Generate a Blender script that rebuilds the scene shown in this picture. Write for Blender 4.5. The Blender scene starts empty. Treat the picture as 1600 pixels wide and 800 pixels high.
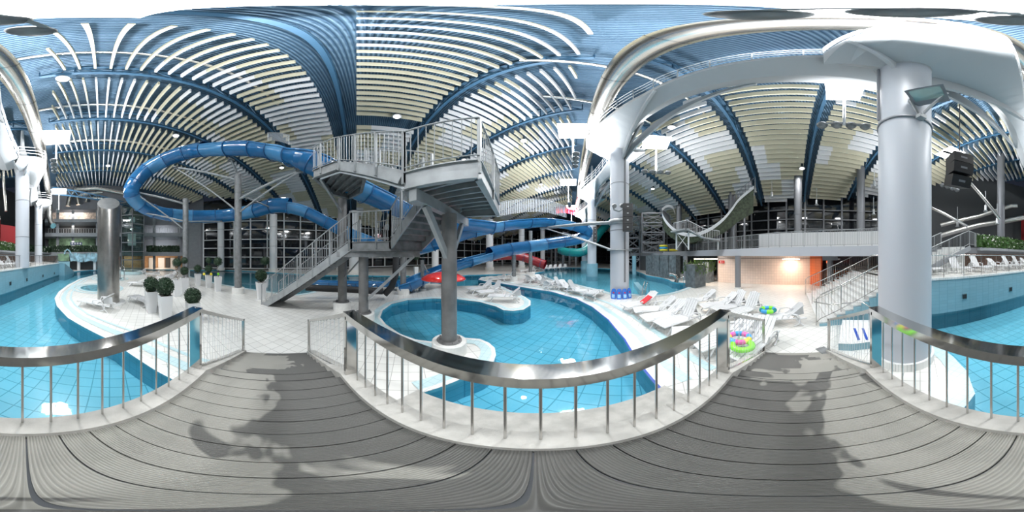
import bpy, math, random, colorsys
from math import sin, cos, tan, pi, radians, atan2, sqrt, hypot
from mathutils import Vector, Matrix
from mathutils.geometry import tessellate_polygon, intersect_point_line
random.seed(7)
SC = bpy.context.scene
COL = SC.collection
CAMZ = 2.6          # lens height above the pool floor (eye height 1.6 m on the 1.0 m footbridge)
YAW = 8.5           # the footbridge runs along X; the picture centre looks 8.5 degrees left of +Y

# ------------------------------------------------------------------ camera, world, exposure
cd = bpy.data.cameras.new('camera')
cd.type = 'PANO'
try:
    cd.cycles.panorama_type = 'EQUIRECTANGULAR'
except Exception:
    cd.panorama_type = 'EQUIRECTANGULAR'
cd.clip_start = 0.02; cd.clip_end = 500
cam = bpy.data.objects.new('camera', cd); COL.objects.link(cam)
cam.location = (0, 0, CAMZ); cam.rotation_euler = (radians(90), 0, radians(YAW))
SC.camera = cam
SC.view_settings.view_transform = 'Standard'
SC.view_settings.look = 'None'
SC.view_settings.exposure = EXPOSURE = 0.50
SC.view_settings.gamma = 1.0
SC.view_settings.use_curve_mapping = False
SC.cycles.max_bounces = 7; SC.cycles.diffuse_bounces = 4; SC.cycles.glossy_bounces = 3
SC.cycles.transparent_max_bounces = 10; SC.cycles.transmission_bounces = 3
SC.cycles.sample_clamp_indirect = 6
SC.cycles.caustics_reflective = False; SC.cycles.caustics_refractive = False
w = bpy.data.worlds.new('night'); SC.world = w; w.use_nodes = True
w.node_tree.nodes['Background'].inputs[0].default_value = (0.02, 0.025, 0.04, 1)
w.node_tree.nodes['Background'].inputs[1].default_value = 0.5

def area(loc, size, power, color=(1, 1, 1), target=None, shape='DISK', sizey=None, spread=180):
    l = bpy.data.lights.new('lamp_or_fill_light', 'AREA'); l.shape = shape; l.size = size
    if sizey: l.size_y = sizey
    l.energy = power; l.color = color; l.spread = radians(spread)
    o = bpy.data.objects.new('lamp_or_fill_light', l); COL.objects.link(o); o.location = loc
    if target is not None:
        o.rotation_euler = (Vector(target) - Vector(loc)).to_track_quat('-Z', 'Y').to_euler()
    return o

# ------------------------------------------------------------------ measured bearings -> points in the hall
def AZ(px): return radians((px - 800) * .225 - YAW)
def EL(py): return radians((400 - py) * .225)
def PD(px, d): return (d * sin(AZ(px)), d * cos(AZ(px)))
def G(px, py, z=0.0):
    d = (z - CAMZ) / tan(EL(py)); return PD(px, d)
def P3(px, py, d): x, y = PD(px, d); return Vector((x, y, CAMZ + d * tan(EL(py))))
GA = radians(12)    # direction of the gantry, its column row and the big duct
def GP(u, lat, z): return Vector((u * sin(GA) + lat * cos(GA), u * cos(GA) - lat * sin(GA), z))
def lateral(x, y): return x * cos(GA) - y * sin(GA)

# ------------------------------------------------------------------ materials
MATS = {}
def mat(name, col, rough=.5, metal=0., emit=None, estr=0., spec=.5, bump=None, noise=None, coat=0):
    m = bpy.data.materials.new(name); m.use_nodes = True; MATS[name] = m
    nt = m.node_tree; b = nt.nodes['Principled BSDF']
    b.inputs['Base Color'].default_value = (*col, 1); b.inputs['Roughness'].default_value = rough
    b.inputs['Metallic'].default_value = metal; b.inputs['Specular IOR Level'].default_value = spec
    b.inputs['Coat Weight'].default_value = coat
    if emit: b.inputs['Emission Color'].default_value = (*emit, 1); b.inputs['Emission Strength'].default_value = estr
    tc = nt.nodes.new('ShaderNodeTexCoord')
    if noise:   # (scale, amount) : mottled wear of the surface itself
        n = nt.nodes.new('ShaderNodeTexNoise'); n.inputs['Scale'].default_value = noise[0]; n.inputs['Detail'].default_value = 5
        nt.links.new(tc.outputs['Object'], n.inputs['Vector'])
        r = nt.nodes.new('ShaderNodeMapRange'); r.inputs['From Min'].default_value = .3; r.inputs['From Max'].default_value = .7
        r.inputs['To Min'].default_value = 1 - noise[1]; r.inputs['To Max'].default_value = 1 + noise[1]
        nt.links.new(n.outputs['Fac'], r.inputs['Value'])
        v = nt.nodes.new('ShaderNodeVectorMath'); v.operation = 'SCALE'; v.inputs[0].default_value = col
        nt.links.new(r.outputs['Result'], v.inputs['Scale']); nt.links.new(v.outputs['Vector'], b.inputs['Base Color'])
    if bump:
        n = nt.nodes.new('ShaderNodeTexNoise'); n.inputs['Scale'].default_value = bump[0]
        nt.links.new(tc.outputs['Object'], n.inputs['Vector'])
        u = nt.nodes.new('ShaderNodeBump'); u.inputs['Strength'].default_value = bump[1]; u.inputs['Distance'].default_value = .02
        nt.links.new(n.outputs['Fac'], u.inputs['Height']); nt.links.new(u.outputs['Normal'], b.inputs['Normal'])
    return m
def tile_mat(name, col, grout, size=.3, rough=.25, gap=.02, rot=0, vertical=False, vary=.04):
    m = mat(name, col, rough); nt = m.node_tree; b = nt.nodes['Principled BSDF']
    tc = nt.nodes.new('ShaderNodeTexCoord'); mp = nt.nodes.new('ShaderNodeMapping')
    mp.inputs['Rotation'].default_value = (0, 0, radians(rot))
    nt.links.new(tc.outputs['Object'], mp.inputs['Vector'])
    src = mp.outputs['Vector']
    if vertical:  # run the courses along the wall: (x+y, z)
        s = nt.nodes.new('ShaderNodeSeparateXYZ'); nt.links.new(tc.outputs['Object'], s.inputs[0])
        a = nt.nodes.new('ShaderNodeMath'); a.operation = 'SUBTRACT'; nt.links.new(s.outputs[0], a.inputs[0]); nt.links.new(s.outputs[1], a.inputs[1])
        c = nt.nodes.new('ShaderNodeCombineXYZ'); nt.links.new(a.outputs[0], c.inputs[0]); nt.links.new(s.outputs[2], c.inputs[1]); src = c.outputs[0]
    br = nt.nodes.new('ShaderNodeTexBrick'); br.offset = 0; br.squash = 1
    br.inputs['Scale'].default_value = 1; br.inputs['Brick Width'].default_value = size; br.inputs['Row Height'].default_value = size
    br.inputs['Mortar Size'].default_value = size * gap; br.inputs['Mortar Smooth'].default_value = .3
    br.inputs['Color1'].default_value = (*[c * (1 - vary) for c in col], 1); br.inputs['Color2'].default_value = (*[min(1, c * (1 + vary)) for c in col], 1)
    br.inputs['Mortar'].default_value = (*grout, 1)
    nt.links.new(src, br.inputs['Vector']); nt.links.new(br.outputs['Color'], b.inputs['Base Color'])
    return m
mat('steel', (.55, .54, .52), .22, 1.0, noise=(6, .08))
mat('chrome', (.60, .59, .57), .1, 1.0)
mat('galv', (.22, .23, .235), .55, .35, noise=(5, .22))
mat('galv_light', (.34, .36, .37), .5, .4, noise=(4, .15))
mat('galv_column', (.20, .20, .20), .6, .3, noise=(3, .2))
mat('duct', (.72, .69, .64), .26, 1.0, noise=(2, .08))
mat('brushed', (.42, .41, .39), .3, 1.0, noise=(4, .12))
mat('white_paint', (.72, .74, .76), .5)
mat('column_paint', (.52, .55, .60), .45)
mat('white_steel', (.50, .52, .535), .4)
mat('plastic_white', (.68, .69, .70), .35)
mat('baffle_white', (.78, .79, .80), .7)
mat('baffle_cream', (.62, .59, .45), .75)
mat('truss_blue', (.04, .115, .20), .5, .1)
mat('concrete', (.46, .45, .42), .8, noise=(5, .18), bump=(40, .3))
mat('concrete_base', (.72, .72, .70), .7, noise=(8, .06))
mat('concrete_grey', (.27, .29, .31), .75, noise=(2, .08))
mat('wall_grey', (.22, .23, .25), .8)
mat('wall_dark', (.045, .05, .055), .7)
mat('frame_grey', (.22, .23, .25), .5, .3)
mat('frame_white', (.66, .68, .70), .5)
mat('glass_dark', (.012, .014, .018), .05, 0, spec=.8)
mat('slide_blue', (.018, .14, .34), .16, coat=.4, noise=(1.2, .12))
mat('slide_light', (.07, .26, .50), .18, coat=.4, noise=(1.2, .1))
mat('slide_seam', (.012, .09, .24), .4)
mat('slide_red', (.25, .012, .02), .25)
mat('slide_teal', (.01, .22, .22), .25)
mat('red_gloss', (.75, .035, .03), .2, coat=.5)
mat('red_wall', (.42, .03, .035), .7)
mat('orange_wall', (.62, .13, .03), .6)
mat('black', (.018, .018, .02), .45)
mat('black_rubber', (.02, .02, .022), .6)
mat('leaf_dark', (.016, .045, .018), .55, noise=(30, .5))
mat('leaf_bright', (.05, .12, .025), .5, noise=(3, .5))
mat('flower_white', (.8, .8, .75), .6)
mat('stem', (.10, .07, .04), .8)
mat('board_blue', (.03, .16, .62), .5)
mat('board_light', (.35, .6, .85), .5)
mat('towel_red', (.6, .03, .04), .9)
mat('ring_green', (.25, .85, .05), .25)
mat('ring_pink', (.8, .12, .45), .3)
mat('ring_blue', (.05, .35, .75), .3)
mat('ring_yellow', (.9, .75, .05), .3)
mat('rock', (.11, .13, .14), .9, noise=(3, .4), bump=(3, 1))
mat('brick_brown', (.20, .12, .09), .85, noise=(6, .3))
mat('lane_blue', (.02, .07, .38), .4)
mat('mosaic_wall', (.25, .42, .5), .4, noise=(1.5, .6))
mat('mosaic_green', (.16, .26, .16), .4, noise=(1.5, .5))
mat('poster', (.62, .52, .45), .7, noise=(2, .5))
mat('sign_blue', (.02, .03, .12), .4)
mat('lamp_glow', (1, 1, 1), .4, emit=(1, .98, .94), estr=7)
mat('lamp_warm', (1, .9, .8), .4, emit=(1, .78, .58), estr=9)
mat('red_glow', (.8, .05, .02), .4, emit=(1, .1, .03), estr=3)
mat('reflector', (.95, .95, .95), .5)
mat('wood_warm', (.55, .33, .18), .6, noise=(2, .15))
mat('lens', (.25, .38, .38), .06, 0.3)
mat('camo', (.045, .06, .035), .7, noise=(4, .7))
tile_mat('tile_white', (.72, .72, .69), (.38, .38, .36), .3, .22, .022, rot=45)
tile_mat('tile_pool', (.22, .56, .68), (.08, .32, .42), .36, .3, .035, rot=30)
tile_mat('tile_pool_deep', (.075, .42, .60), (.03, .24, .38), .36, .3, .035, rot=30)
tile_mat('tile_poolwall', (.09, .38, .51), (.04, .25, .37), .25, .3, .03, vertical=True)
tile_mat('tile_wall_blue', (.24, .43, .51), (.17, .34, .42), .15, .3, .03, vertical=True)
tile_mat('tile_band', (.50, .66, .69), (.36, .52, .55), .15, .3, .04)
tile_mat('tile_band_white', (.76, .77, .76), (.5, .53, .53), .15, .3, .03)
tile_mat('tile_warm', (.80, .66, .58), (.5, .4, .36), .25, .35, .03, vertical=True)
tile_mat('tile_orange', (.58, .13, .035), (.3, .07, .03), .25, .35, .03, vertical=True)

def water_mat(name, tint):
    m = bpy.data.materials.new(name); m.use_nodes = True; MATS[name] = m; nt = m.node_tree
    nt.nodes.clear(); out = nt.nodes.new('ShaderNodeOutputMaterial')
    tr = nt.nodes.new('ShaderNodeBsdfTransparent'); tr.inputs[0].default_value = (*tint, 1)
    gl = nt.nodes.new('ShaderNodeBsdfGlossy'); gl.inputs['Roughness'].default_value = .03
    fr = nt.nodes.new('ShaderNodeFresnel'); fr.inputs['IOR'].default_value = 1.33
    mx = nt.nodes.new('ShaderNodeMixShader')
    tc = nt.nodes.new('ShaderNodeTexCoord'); n = nt.nodes.new('ShaderNodeTexNoise'); n.inputs['Scale'].default_value = 1.6; n.inputs['Detail'].default_value = 3
    bu = nt.nodes.new('ShaderNodeBump'); bu.inputs['Strength'].default_value = .25; bu.inputs['Distance'].default_value = .03
    L = nt.links.new
    L(tc.outputs['Object'], n.inputs['Vector']); L(n.outputs['Fac'], bu.inputs['Height'])
    L(bu.outputs['Normal'], gl.inputs['Normal']); L(bu.outputs['Normal'], fr.inputs['Normal'])
    L(fr.outputs[0], mx.inputs[0]); L(tr.outputs[0], mx.inputs[1]); L(gl.outputs[0], mx.inputs[2]); L(mx.outputs[0], out.inputs[0])
water_mat('water', (.80, .94, .98)); water_mat('water_deep', (.66, .88, .95))

def glass_mat(name, tint, ref=.1):
    m = bpy.data.materials.new(name); m.use_nodes = True; MATS[name] = m; nt = m.node_tree
    nt.nodes.clear(); out = nt.nodes.new('ShaderNodeOutputMaterial')
    tr = nt.nodes.new('ShaderNodeBsdfTransparent'); tr.inputs[0].default_value = (*tint, 1)
    gl = nt.nodes.new('ShaderNodeBsdfGlossy'); gl.inputs['Roughness'].default_value = .02
    mx = nt.nodes.new('ShaderNodeMixShader'); mx.inputs[0].default_value = ref
    L = nt.links.new; L(tr.outputs[0], mx.inputs[1]); L(gl.outputs[0], mx.inputs[2]); L(mx.outputs[0], out.inputs[0])
glass_mat('glass_clear', (.55, .68, .66), .12)

def deck_mat():   # corrugated blue roof sheeting
    m = mat('roof_sheet', (.13, .23, .34), .38, .3); nt = m.node_tree; b = nt.nodes['Principled BSDF']; L = nt.links.new
    tc = nt.nodes.new('ShaderNodeTexCoord'); wv = nt.nodes.new('ShaderNodeTexWave'); wv.wave_type = 'BANDS'; wv.bands_direction = 'X'
    wv.inputs['Scale'].default_value = 1.9; mp = nt.nodes.new('ShaderNodeMapping'); mp.inputs['Rotation'].default_value = (0, 0, radians(-60))
    L(tc.outputs['Object'], mp.inputs['Vector']); L(mp.outputs['Vector'], wv.inputs['Vector'])
    cr = nt.nodes.new('ShaderNodeValToRGB'); cr.color_ramp.elements[0].color = (.045, .10, .17, 1); cr.color_ramp.elements[1].color = (.115, .20, .285, 1)
    cr.color_ramp.elements[0].position = .25; cr.color_ramp.elements[1].position = .6
    L(wv.outputs['Fac'], cr.inputs[0]); L(cr.outputs[0], b.inputs['Base Color'])
    bu = nt.nodes.new('ShaderNodeBump'); bu.inputs['Strength'].default_value = .8; bu.inputs['Distance'].default_value = .06
    L(wv.outputs['Fac'], bu.inputs['Height']); L(bu.outputs['Normal'], b.inputs['Normal'])
deck_mat()
def mesh_mat():
    m = mat('mesh_wire', (.62, .65, .68), .5); nt = m.node_tree; b = nt.nodes['Principled BSDF']; L = nt.links.new
    tc = nt.nodes.new('ShaderNodeTexCoord'); s = nt.nodes.new('ShaderNodeSeparateXYZ'); L(tc.outputs['Object'], s.inputs[0])
    a = nt.nodes.new('ShaderNodeMath'); a.operation = 'SUBTRACT'; L(s.outputs[0], a.inputs[0]); L(s.outputs[1], a.inputs[1])
    c = nt.nodes.new('ShaderNodeCombineXYZ'); L(a.outputs[0], c.inputs[0]); L(s.outputs[2], c.inputs[1])
    br = nt.nodes.new('ShaderNodeTexBrick'); br.offset = 0; br.inputs['Scale'].default_value = 1; br.inputs['Brick Width'].default_value = .09; br.inputs['Row Height'].default_value = .09; br.inputs['Mortar Size'].default_value = .016
    L(c.outputs[0], br.inputs['Vector']); L(br.outputs['Fac'], b.inputs['Alpha'])
mesh_mat()
def plank_mat():  # grooved grey decking with soaked patches
    m = mat('decking', (.3, .3, .27), .5); nt = m.node_tree; b = nt.nodes['Principled BSDF']; L = nt.links.new
    tc = nt.nodes.new('ShaderNodeTexCoord')
    mp = nt.nodes.new('ShaderNodeMapping'); mp.inputs['Scale'].default_value = (1.0, 1.5, 1); mp.inputs['Location'].default_value = (3.3, 1.1, 0)
    n = nt.nodes.new('ShaderNodeTexNoise'); n.inputs['Scale'].default_value = 1.15; n.inputs['Detail'].default_value = 3; n.inputs['Distortion'].default_value = .6
    L(tc.outputs['Object'], mp.inputs['Vector']); L(mp.outputs['Vector'], n.inputs['Vector'])
    s = nt.nodes.new('ShaderNodeSeparateXYZ'); L(tc.outputs['Object'], s.inputs[0])
    # wetter towards the front half of the deck
    a = nt.nodes.new('ShaderNodeMath'); a.operation = 'MULTIPLY_ADD'; a.inputs[1].default_value = -.26; L(s.outputs[1], a.inputs[0]); L(n.outputs['Fac'], a.inputs[2])
    cr = nt.nodes.new('ShaderNodeValToRGB'); e = cr.color_ramp.elements
    e[0].position = .50; e[0].color = (.105, .105, .098, 1); e[1].position = .525; e[1].color = (.30, .295, .265, 1)
    L(a.outputs[0], cr.inputs[0])
    w2 = nt.nodes.new('ShaderNodeTexWave'); w2.bands_direction = 'X'; w2.inputs['Scale'].default_value = 22
    L(tc.outputs['Object'], w2.inputs['Vector'])
    r = nt.nodes.new('ShaderNodeMapRange'); r.inputs['To Min'].default_value = .82; r.inputs['To Max'].default_value = 1.08; L(w2.outputs['Fac'], r.inputs['Value'])
    v = nt.nodes.new('ShaderNodeVectorMath'); v.operation = 'SCALE'; L(cr.outputs[0], v.inputs[0]); L(r.outputs['Result'], v.inputs['Scale'])
    L(v.outputs['Vector'], b.inputs['Base Color'])
    bu = nt.nodes.new('ShaderNodeBump'); bu.inputs['Strength'].default_value = .5; bu.inputs['Distance'].default_value = .01
    L(w2.outputs['Fac'], bu.inputs['Height']); L(bu.outputs['Normal'], b.inputs['Normal'])
plank_mat()

# ------------------------------------------------------------------ mesh builder
class MB:
    def __init__(s): s.v = []; s.f = []; s.mi = []; s.cur = 0; s.sm = []; s.smooth = False
    def add(s, vs, fs, smooth=None):
        o = len(s.v); s.v += [tuple(p) for p in vs]
        sm = s.smooth if smooth is None else smooth
        for f in fs: s.f.append([i + o for i in f]); s.mi.append(s.cur); s.sm.append(sm)
        return s
    def box(s, c, size, rz=0):
        x, y, z = [k / 2 for k in size]; R = Matrix.Rotation(rz, 3, 'Z'); c = Vector(c)
        vs = [c + R @ Vector((a * x, b * y, d * z)) for a in (-1, 1) for b in (-1, 1) for d in (-1, 1)]
        return s.add(vs, [(0, 1, 3, 2), (4, 6, 7, 5), (0, 4, 5, 1), (2, 3, 7, 6), (0, 2, 6, 4), (1, 5, 7, 3)], False)
    def beam(s, p, q, w, h, up=(0, 0, 1)):
        p = Vector(p); q = Vector(q); d = (q - p); 
        if d.length < 1e-6: return s
        d.normalize(); up = Vector(up)
        if abs(d.dot(up)) > .99: up = Vector((0, 1, 0))
        sx = d.cross(up).normalized(); sz = sx.cross(d).normalized()
        vs = []
        for e in (p, q):
            for a, b in ((-1, -1), (1, -1), (1, 1), (-1, 1)): vs.append(e + sx * a * w / 2 + sz * b * h / 2)
        return s.add(vs, [(0, 1, 2, 3), (7, 6, 5, 4), (0, 4, 5, 1), (1, 5, 6, 2), (2, 6, 7, 3), (3, 7, 4, 0)], False)
    def ibeam(s, p, q, w, h, t=.02):
        p = Vector(p); q = Vector(q); d = (q - p).normalized(); sx = d.cross(Vector((0, 0, 1))).normalized(); sz = sx.cross(d)
        s.beam(p, q, t, h); s.beam(p + sz * h / 2, q + sz * h / 2, w, t); s.beam(p - sz * h / 2, q - sz * h / 2, w, t); return s
    def cyl(s, p, q, r, n=16, r2=None, caps=True):
        return s.tube([p, q], r, n, radii=[r, r if r2 is None else r2], caps=caps)
    def tube(s, pts, r, n=10, radii=None, caps=True, closed=False):
        pts = [Vector(p) for p in pts]; N = len(pts); vs = []; prev = None
        for i, p in enumerate(pts):
            if closed: d = pts[(i + 1) % N] - pts[i - 1]
            else: d = pts[min(i + 1, N - 1)] - pts[max(i - 1, 0)]
            d.normalize()
            if prev is None:
                up = Vector((0, 0, 1)) if abs(d.z) < .95 else Vector((0, 1, 0)); sx = d.cross(up).normalized()
            else: sx = (prev - d * prev.dot(d)).normalized()
            prev = sx; sy = d.cross(sx); rr = radii[i] if radii else r
            for k in range(n): a = 2 * pi * k / n; vs.append(p + sx * rr * cos(a) + sy * rr * sin(a))
        fs = []
        for i in range(N if closed else N - 1):
            j = (i + 1) % N
            for k in range(n): fs.append((i * n + k, j * n + k, j * n + (k + 1) % n, i * n + (k + 1) % n))
        s.add(vs, fs, n > 6)
        if caps and not closed:
            s.add(vs[:n], [tuple(range(n))[::-1]], False) ; s.add(vs[-n:], [tuple(range(n))], False)
        return s
    def prism(s, poly, z0, z1, top=True, bottom=True, sides=True):
        n = len(poly); ar = sum(poly[i][0] * poly[(i + 1) % n][1] - poly[(i + 1) % n][0] * poly[i][1] for i in range(n))
        if ar < 0: poly = poly[::-1]
        tri = tessellate_polygon([[Vector((x, y, 0)) for x, y in poly]])
        if top: s.add([(x, y, z1) for x, y in poly], [ccw(t, poly) for t in tri], False)
        if bottom: s.add([(x, y, z0) for x, y in poly], [ccw(t, poly)[::-1] for t in tri], False)
        if sides:
            s.add([(x, y, z0) for x, y in poly] + [(x, y, z1) for x, y in poly], [(i, (i + 1) % n, n + (i + 1) % n, n + i) for i in range(n)], False)
        return s
    def lathe(s, c, prof, n=32, smooth=True):
        c = Vector(c); vs = []
        for r, z in prof:
            for k in range(n): a = 2 * pi * k / n; vs.append(c + Vector((r * cos(a), r * sin(a), z)))
        fs = [(i * n + k, i * n + (k + 1) % n, (i + 1) * n + (k + 1) % n, (i + 1) * n + k) for i in range(len(prof) - 1) for k in range(n)]
        return s.add(vs, fs, smooth)
    def strip(s, A, B, both=False, smooth=True):
        n = len(A); s.add([*A, *B], [(i, i + 1, n + i + 1, n + i) for i in range(n - 1)], smooth); return s
    def obj(s, name, mats, parent=None, off=None):
        me = bpy.data.meshes.new(name); me.from_pydata(s.v, [], s.f)
        if not isinstance(mats, (list, tuple)): mats = [mats]
        for m in mats: me.materials.append(MATS[m])
        me.polygons.foreach_set('material_index', s.mi); me.polygons.foreach_set('use_smooth', s.sm); me.update()
        o = bpy.data.objects.new(name, me); COL.objects.link(o)
        if parent is not None: adopt(o, parent)
        return o
def ccw(t, poly):
    a, b, c = [poly[i] for i in t]
    return tuple(t) if (b[0] - a[0]) * (c[1] - a[1]) - (b[1] - a[1]) * (c[0] - a[0]) > 0 else tuple(t)[::-1]
BASE = {}
def adopt(o, parent):
    o.parent = parent
    m = BASE.get(parent.name)
    if m is not None: o.matrix_parent_inverse = m
def thing(name, label, cat, loc=(0, 0, 0), group=None):
    o = bpy.data.objects.new(name, None); COL.objects.link(o); o.location = loc; o.empty_display_size = .1
    o['label'] = label; o['category'] = cat
    if group: o['group'] = group
    BASE[o.name] = Matrix.Translation(Vector(loc)).inverted()
    return o
def tag(o, label, cat, group=None, kind=None):
    o['label'] = label; o['category'] = cat
    if group: o['group'] = group
    if kind: o['kind'] = kind
    return o
def struct(name, mb, m):
    o = mb.obj(name, m); o['kind'] = 'structure'; return o
UNIT = {}
def rod(p, q, r, m, parent, name='baluster', square=False, n=8):
    key = (m, square, n)
    if key not in UNIT:
        b = MB()
        if square: b.box((0, 0, .5), (2, 2, 1))
        else: b.cyl((0, 0, 0), (0, 0, 1), 1, n)
        me = bpy.data.meshes.new('rod'); me.from_pydata(b.v, [], b.f); me.materials.append(MATS[m])
        me.polygons.foreach_set('use_smooth', b.sm); UNIT[key] = me
    p = Vector(p); q = Vector(q); d = q - p
    o = bpy.data.objects.new(name, UNIT[key]); COL.objects.link(o)
    o.matrix_basis = Matrix.Translation(p) @ d.to_track_quat('Z', 'Y').to_matrix().to_4x4() @ Matrix.Diagonal((r, r, d.length, 1))
    if parent is not None: adopt(o, parent)
    return o
def copy_tree(o, parent=None):
    c = o.copy(); COL.objects.link(c)
    if parent is not None: c.parent = parent
    for ch in [x for x in KIDS.get(o.name, [])]: copy_tree(ch, c)
    return c
KIDS = {}
def index_kids(*roots):
    for r in roots:
        KIDS[r.name] = [x for x in COL.objects if x.parent == r]
        for k in KIDS[r.name]: KIDS[k.name] = [x for x in COL.objects if x.parent == k]
ORD = 'first second third fourth fifth sixth seventh eighth ninth tenth eleventh twelfth thirteenth fourteenth fifteenth sixteenth seventeenth eighteenth nineteenth twentieth'.split()
TENS = {20: 'twenty', 30: 'thirty', 40: 'forty', 50: 'fifty', 60: 'sixty', 70: 'seventy'}
def ordinal(n):
    if n <= 20: return ORD[n - 1]
    t, u = n // 10 * 10, n % 10
    return (TENS[t][:-1] + 'ieth') if u == 0 else TENS[t] + '-' + ORD[u - 1]
def inside(x, y, poly):
    c = False; n = len(poly)
    for i in range(n):
        x1, y1 = poly[i]; x2, y2 = poly[(i + 1) % n]
        if (y1 > y) != (y2 > y) and x < (x2 - x1) * (y - y1) / (y2 - y1) + x1: c = not c
    return c
def smooth_poly(pts, it=2, closed=True):
    for _ in range(it):
        out = []
        n = len(pts)
        for i in range(n if closed else n - 1):
            a, b = pts[i], pts[(i + 1) % n]
            out += [(a[0] * .75 + b[0] * .25, a[1] * .75 + b[1] * .25), (a[0] * .25 + b[0] * .75, a[1] * .25 + b[1] * .75)]
        if not closed: out = [pts[0]] + out + [pts[-1]]
        pts = out
    return pts
def resample(pts, step):
    pts = [Vector(p) for p in pts]; out = [pts[0]]; acc = 0
    for a, b in zip(pts, pts[1:]):
        L = (b - a).length; t = step - acc
        while t <= L: out.append(a.lerp(b, t / L)); t += step
        acc = L - (t - step)
    return out
def spline(pts, sub=6):
    P = [Vector(p) for p in pts]; out = []
    for i in range(len(P) - 1):
        p0 = P[max(i - 1, 0)]; p1 = P[i]; p2 = P[i + 1]; p3 = P[min(i + 2, len(P) - 1)]
        for k in range(sub):
            t = k / sub; out.append(.5 * ((2 * p1) + (p2 - p0) * t + (2 * p0 - 5 * p1 + 4 * p2 - p3) * t * t + (3 * p1 - p0 - 3 * p2 + p3) * t ** 3))
    out.append(P[-1]); return out
def offset(pts, d, closed=False):
    out = []; n = len(pts)
    for i in range(n):
        a = pts[(i - 1) % n] if closed or i > 0 else pts[i]; b = pts[(i + 1) % n] if closed or i < n - 1 else pts[i]
        dx, dy = b[0] - a[0], b[1] - a[1]; L = hypot(dx, dy) or 1
        out.append((pts[i][0] + dy / L * d, pts[i][1] - dx / L * d))
    return out

def railing(name, label, path, h=1.1, step=.14, mt='steel', post_every=8, r=.01, pr=.025, group=None, rails=(0.12, 1.0), top_r=.025, nmax=100, square=False):
    """a guard rail that follows a 3-D path: top rail, bottom rail, posts and balusters"""
    path = [Vector(p) for p in path]
    t = thing(name, label, 'railing', tuple(path[0]), group)
    up = Vector((0, 0, 1))
    tp = MB()
    for a, b in zip(path, path[1:]): tp.beam(a + up * h, b + up * h, top_r * 2, top_r * 2) if square else tp.cyl(a + up * h, b + up * h, top_r, 8)
    tp.obj('top_rail', mt, t)
    for z in rails[:1]:
        bt = MB()
        for a, b in zip(path, path[1:]): bt.cyl(a + up * z, b + up * z, .014, 6)
        bt.obj('bottom_rail', mt, t)
    pts = resample(path, step)
    if (pts[-1] - path[-1]).length > step * .4: pts.append(path[-1])
    bal = []
    for i, p in enumerate(pts):
        if i % post_every == 0 or i == len(pts) - 1: rod(p, p + up * h, pr, mt, t, 'post', square)
        else: bal.append(p)
    bal.sort(key=lambda p: (p - Vector((0, 0, CAMZ))).length)
    for p in bal[:nmax]: rod(p + up * rails[0], p + up * h, r, mt, t, 'baluster', n=6)
    if bal[nmax:]:
        m = MB()
        for p in bal[nmax:]: m.cyl(p + up * rails[0], p + up * h, r, 5, caps=False)
        m.obj('baluster_row', mt, t)['kind'] = 'stuff'
    return t
# =================================================================== LARGE STRUCTURE
HALL = [PD(*a) for a in ((318, 33), (375, 31), (430, 30.5), (490, 32), (540, 34), (640, 41), (740, 52), (850, 68), (905, 68), (975, 50), (1060, 33), (1143, 26), (1235, 23),
                         (1300, 23.5), (1360, 24), (1430, 24.5), (1500, 25), (1560, 27), (1600, 30))] + [PD(*a) for a in ((40, 36), (100, 41), (150, 40), (200, 39), (250, 38.5), (290, 38.5))]
POOL_F = [(-1.5, 1.78)] + [G(*a) for a in ((725, 590), (757, 577), (771, 566), (775, 555), (773, 544), (764, 536), (750, 530), (725, 528), (700, 532), (675, 534), (650, 531), (625, 522), (603, 507), (594, 496),
          (598, 485), (612, 475), (637, 469), (675, 466.5), (712, 467), (750, 472), (775, 479), (787, 485), (802, 486), (818, 484), (829, 477), (829, 470), (822, 465), (810, 459), (798, 454), (785, 448), (772, 445.5),
          (740, 446.5), (715, 447), (690, 444), (672, 443), (672, 437), (700, 431.5), (730, 429.5), (775, 428.5), (812, 428), (780, 431), (752, 433), (747, 437), (760, 440), (778, 442), (800, 446), (862, 456), (900, 467), (925, 480), (950, 500), (975, 530), (990, 555))] + [(1.69, 1.78)]
POOL_B = [G(*a) for a in ((812, 430), (830, 428.3), (848, 430), (864, 437), (882, 441), (900, 444), (920, 449), (938, 453), (955, 458), (985, 459), (1003, 461), (1020, 461.5), (1040, 459.5), (1060, 454.5), (1075, 449), (1080, 446), (1075, 442.5),
          (1050, 440), (1045, 437), (1035, 434), (1010, 430), (1003, 426.5), (985, 421), (925, 418.5), (870, 417.5), (835, 419), (850, 424))]
POOL_C = [(.95, 1.0), (.95, -1.65), (1.0, -2.08), (1.45, -2.67), (2.0, -3.04), (2.5, -3.25), (3.3, -3.5), (4.2, -3.9), (5.35, -4.0), (4.49, -5.31), (3.1, -7.8), (1.58, -10.58), (.5, -12.7), (-.72, -14.98), (-2.6, -18.4), (-4.8, -22), (-7.5, -25.7),
          (-12, -27.8), (-19.5, -25), (-25, -19.5), (-23, -16.5), (-20.5, -18.2), (-15.5, -21.3), (-12, -21.4), (-9.7, -20.5), (-6.1, -17.2), (-3.9, -14), (-2.5, -11.4), (-1.85, -9.6), (-1.66, -8.0), (-1.76, -6.25), (-2.09, -4.93), (-2.37, -3.8), (-2.3, -2.6), (-2.2, -1.65), (-2.2, 1.0)]
POOL_L = [G(*a) for a in ((297, 422), (345, 421.5), (400, 424), (450, 427), (500, 430), (560, 430), (640, 431), (645, 442), (600, 446), (545, 448), (500, 452), (484, 457), (466, 460), (430, 457), (396, 452), (346, 444), (297, 432))]
Z_W = -.10
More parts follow.
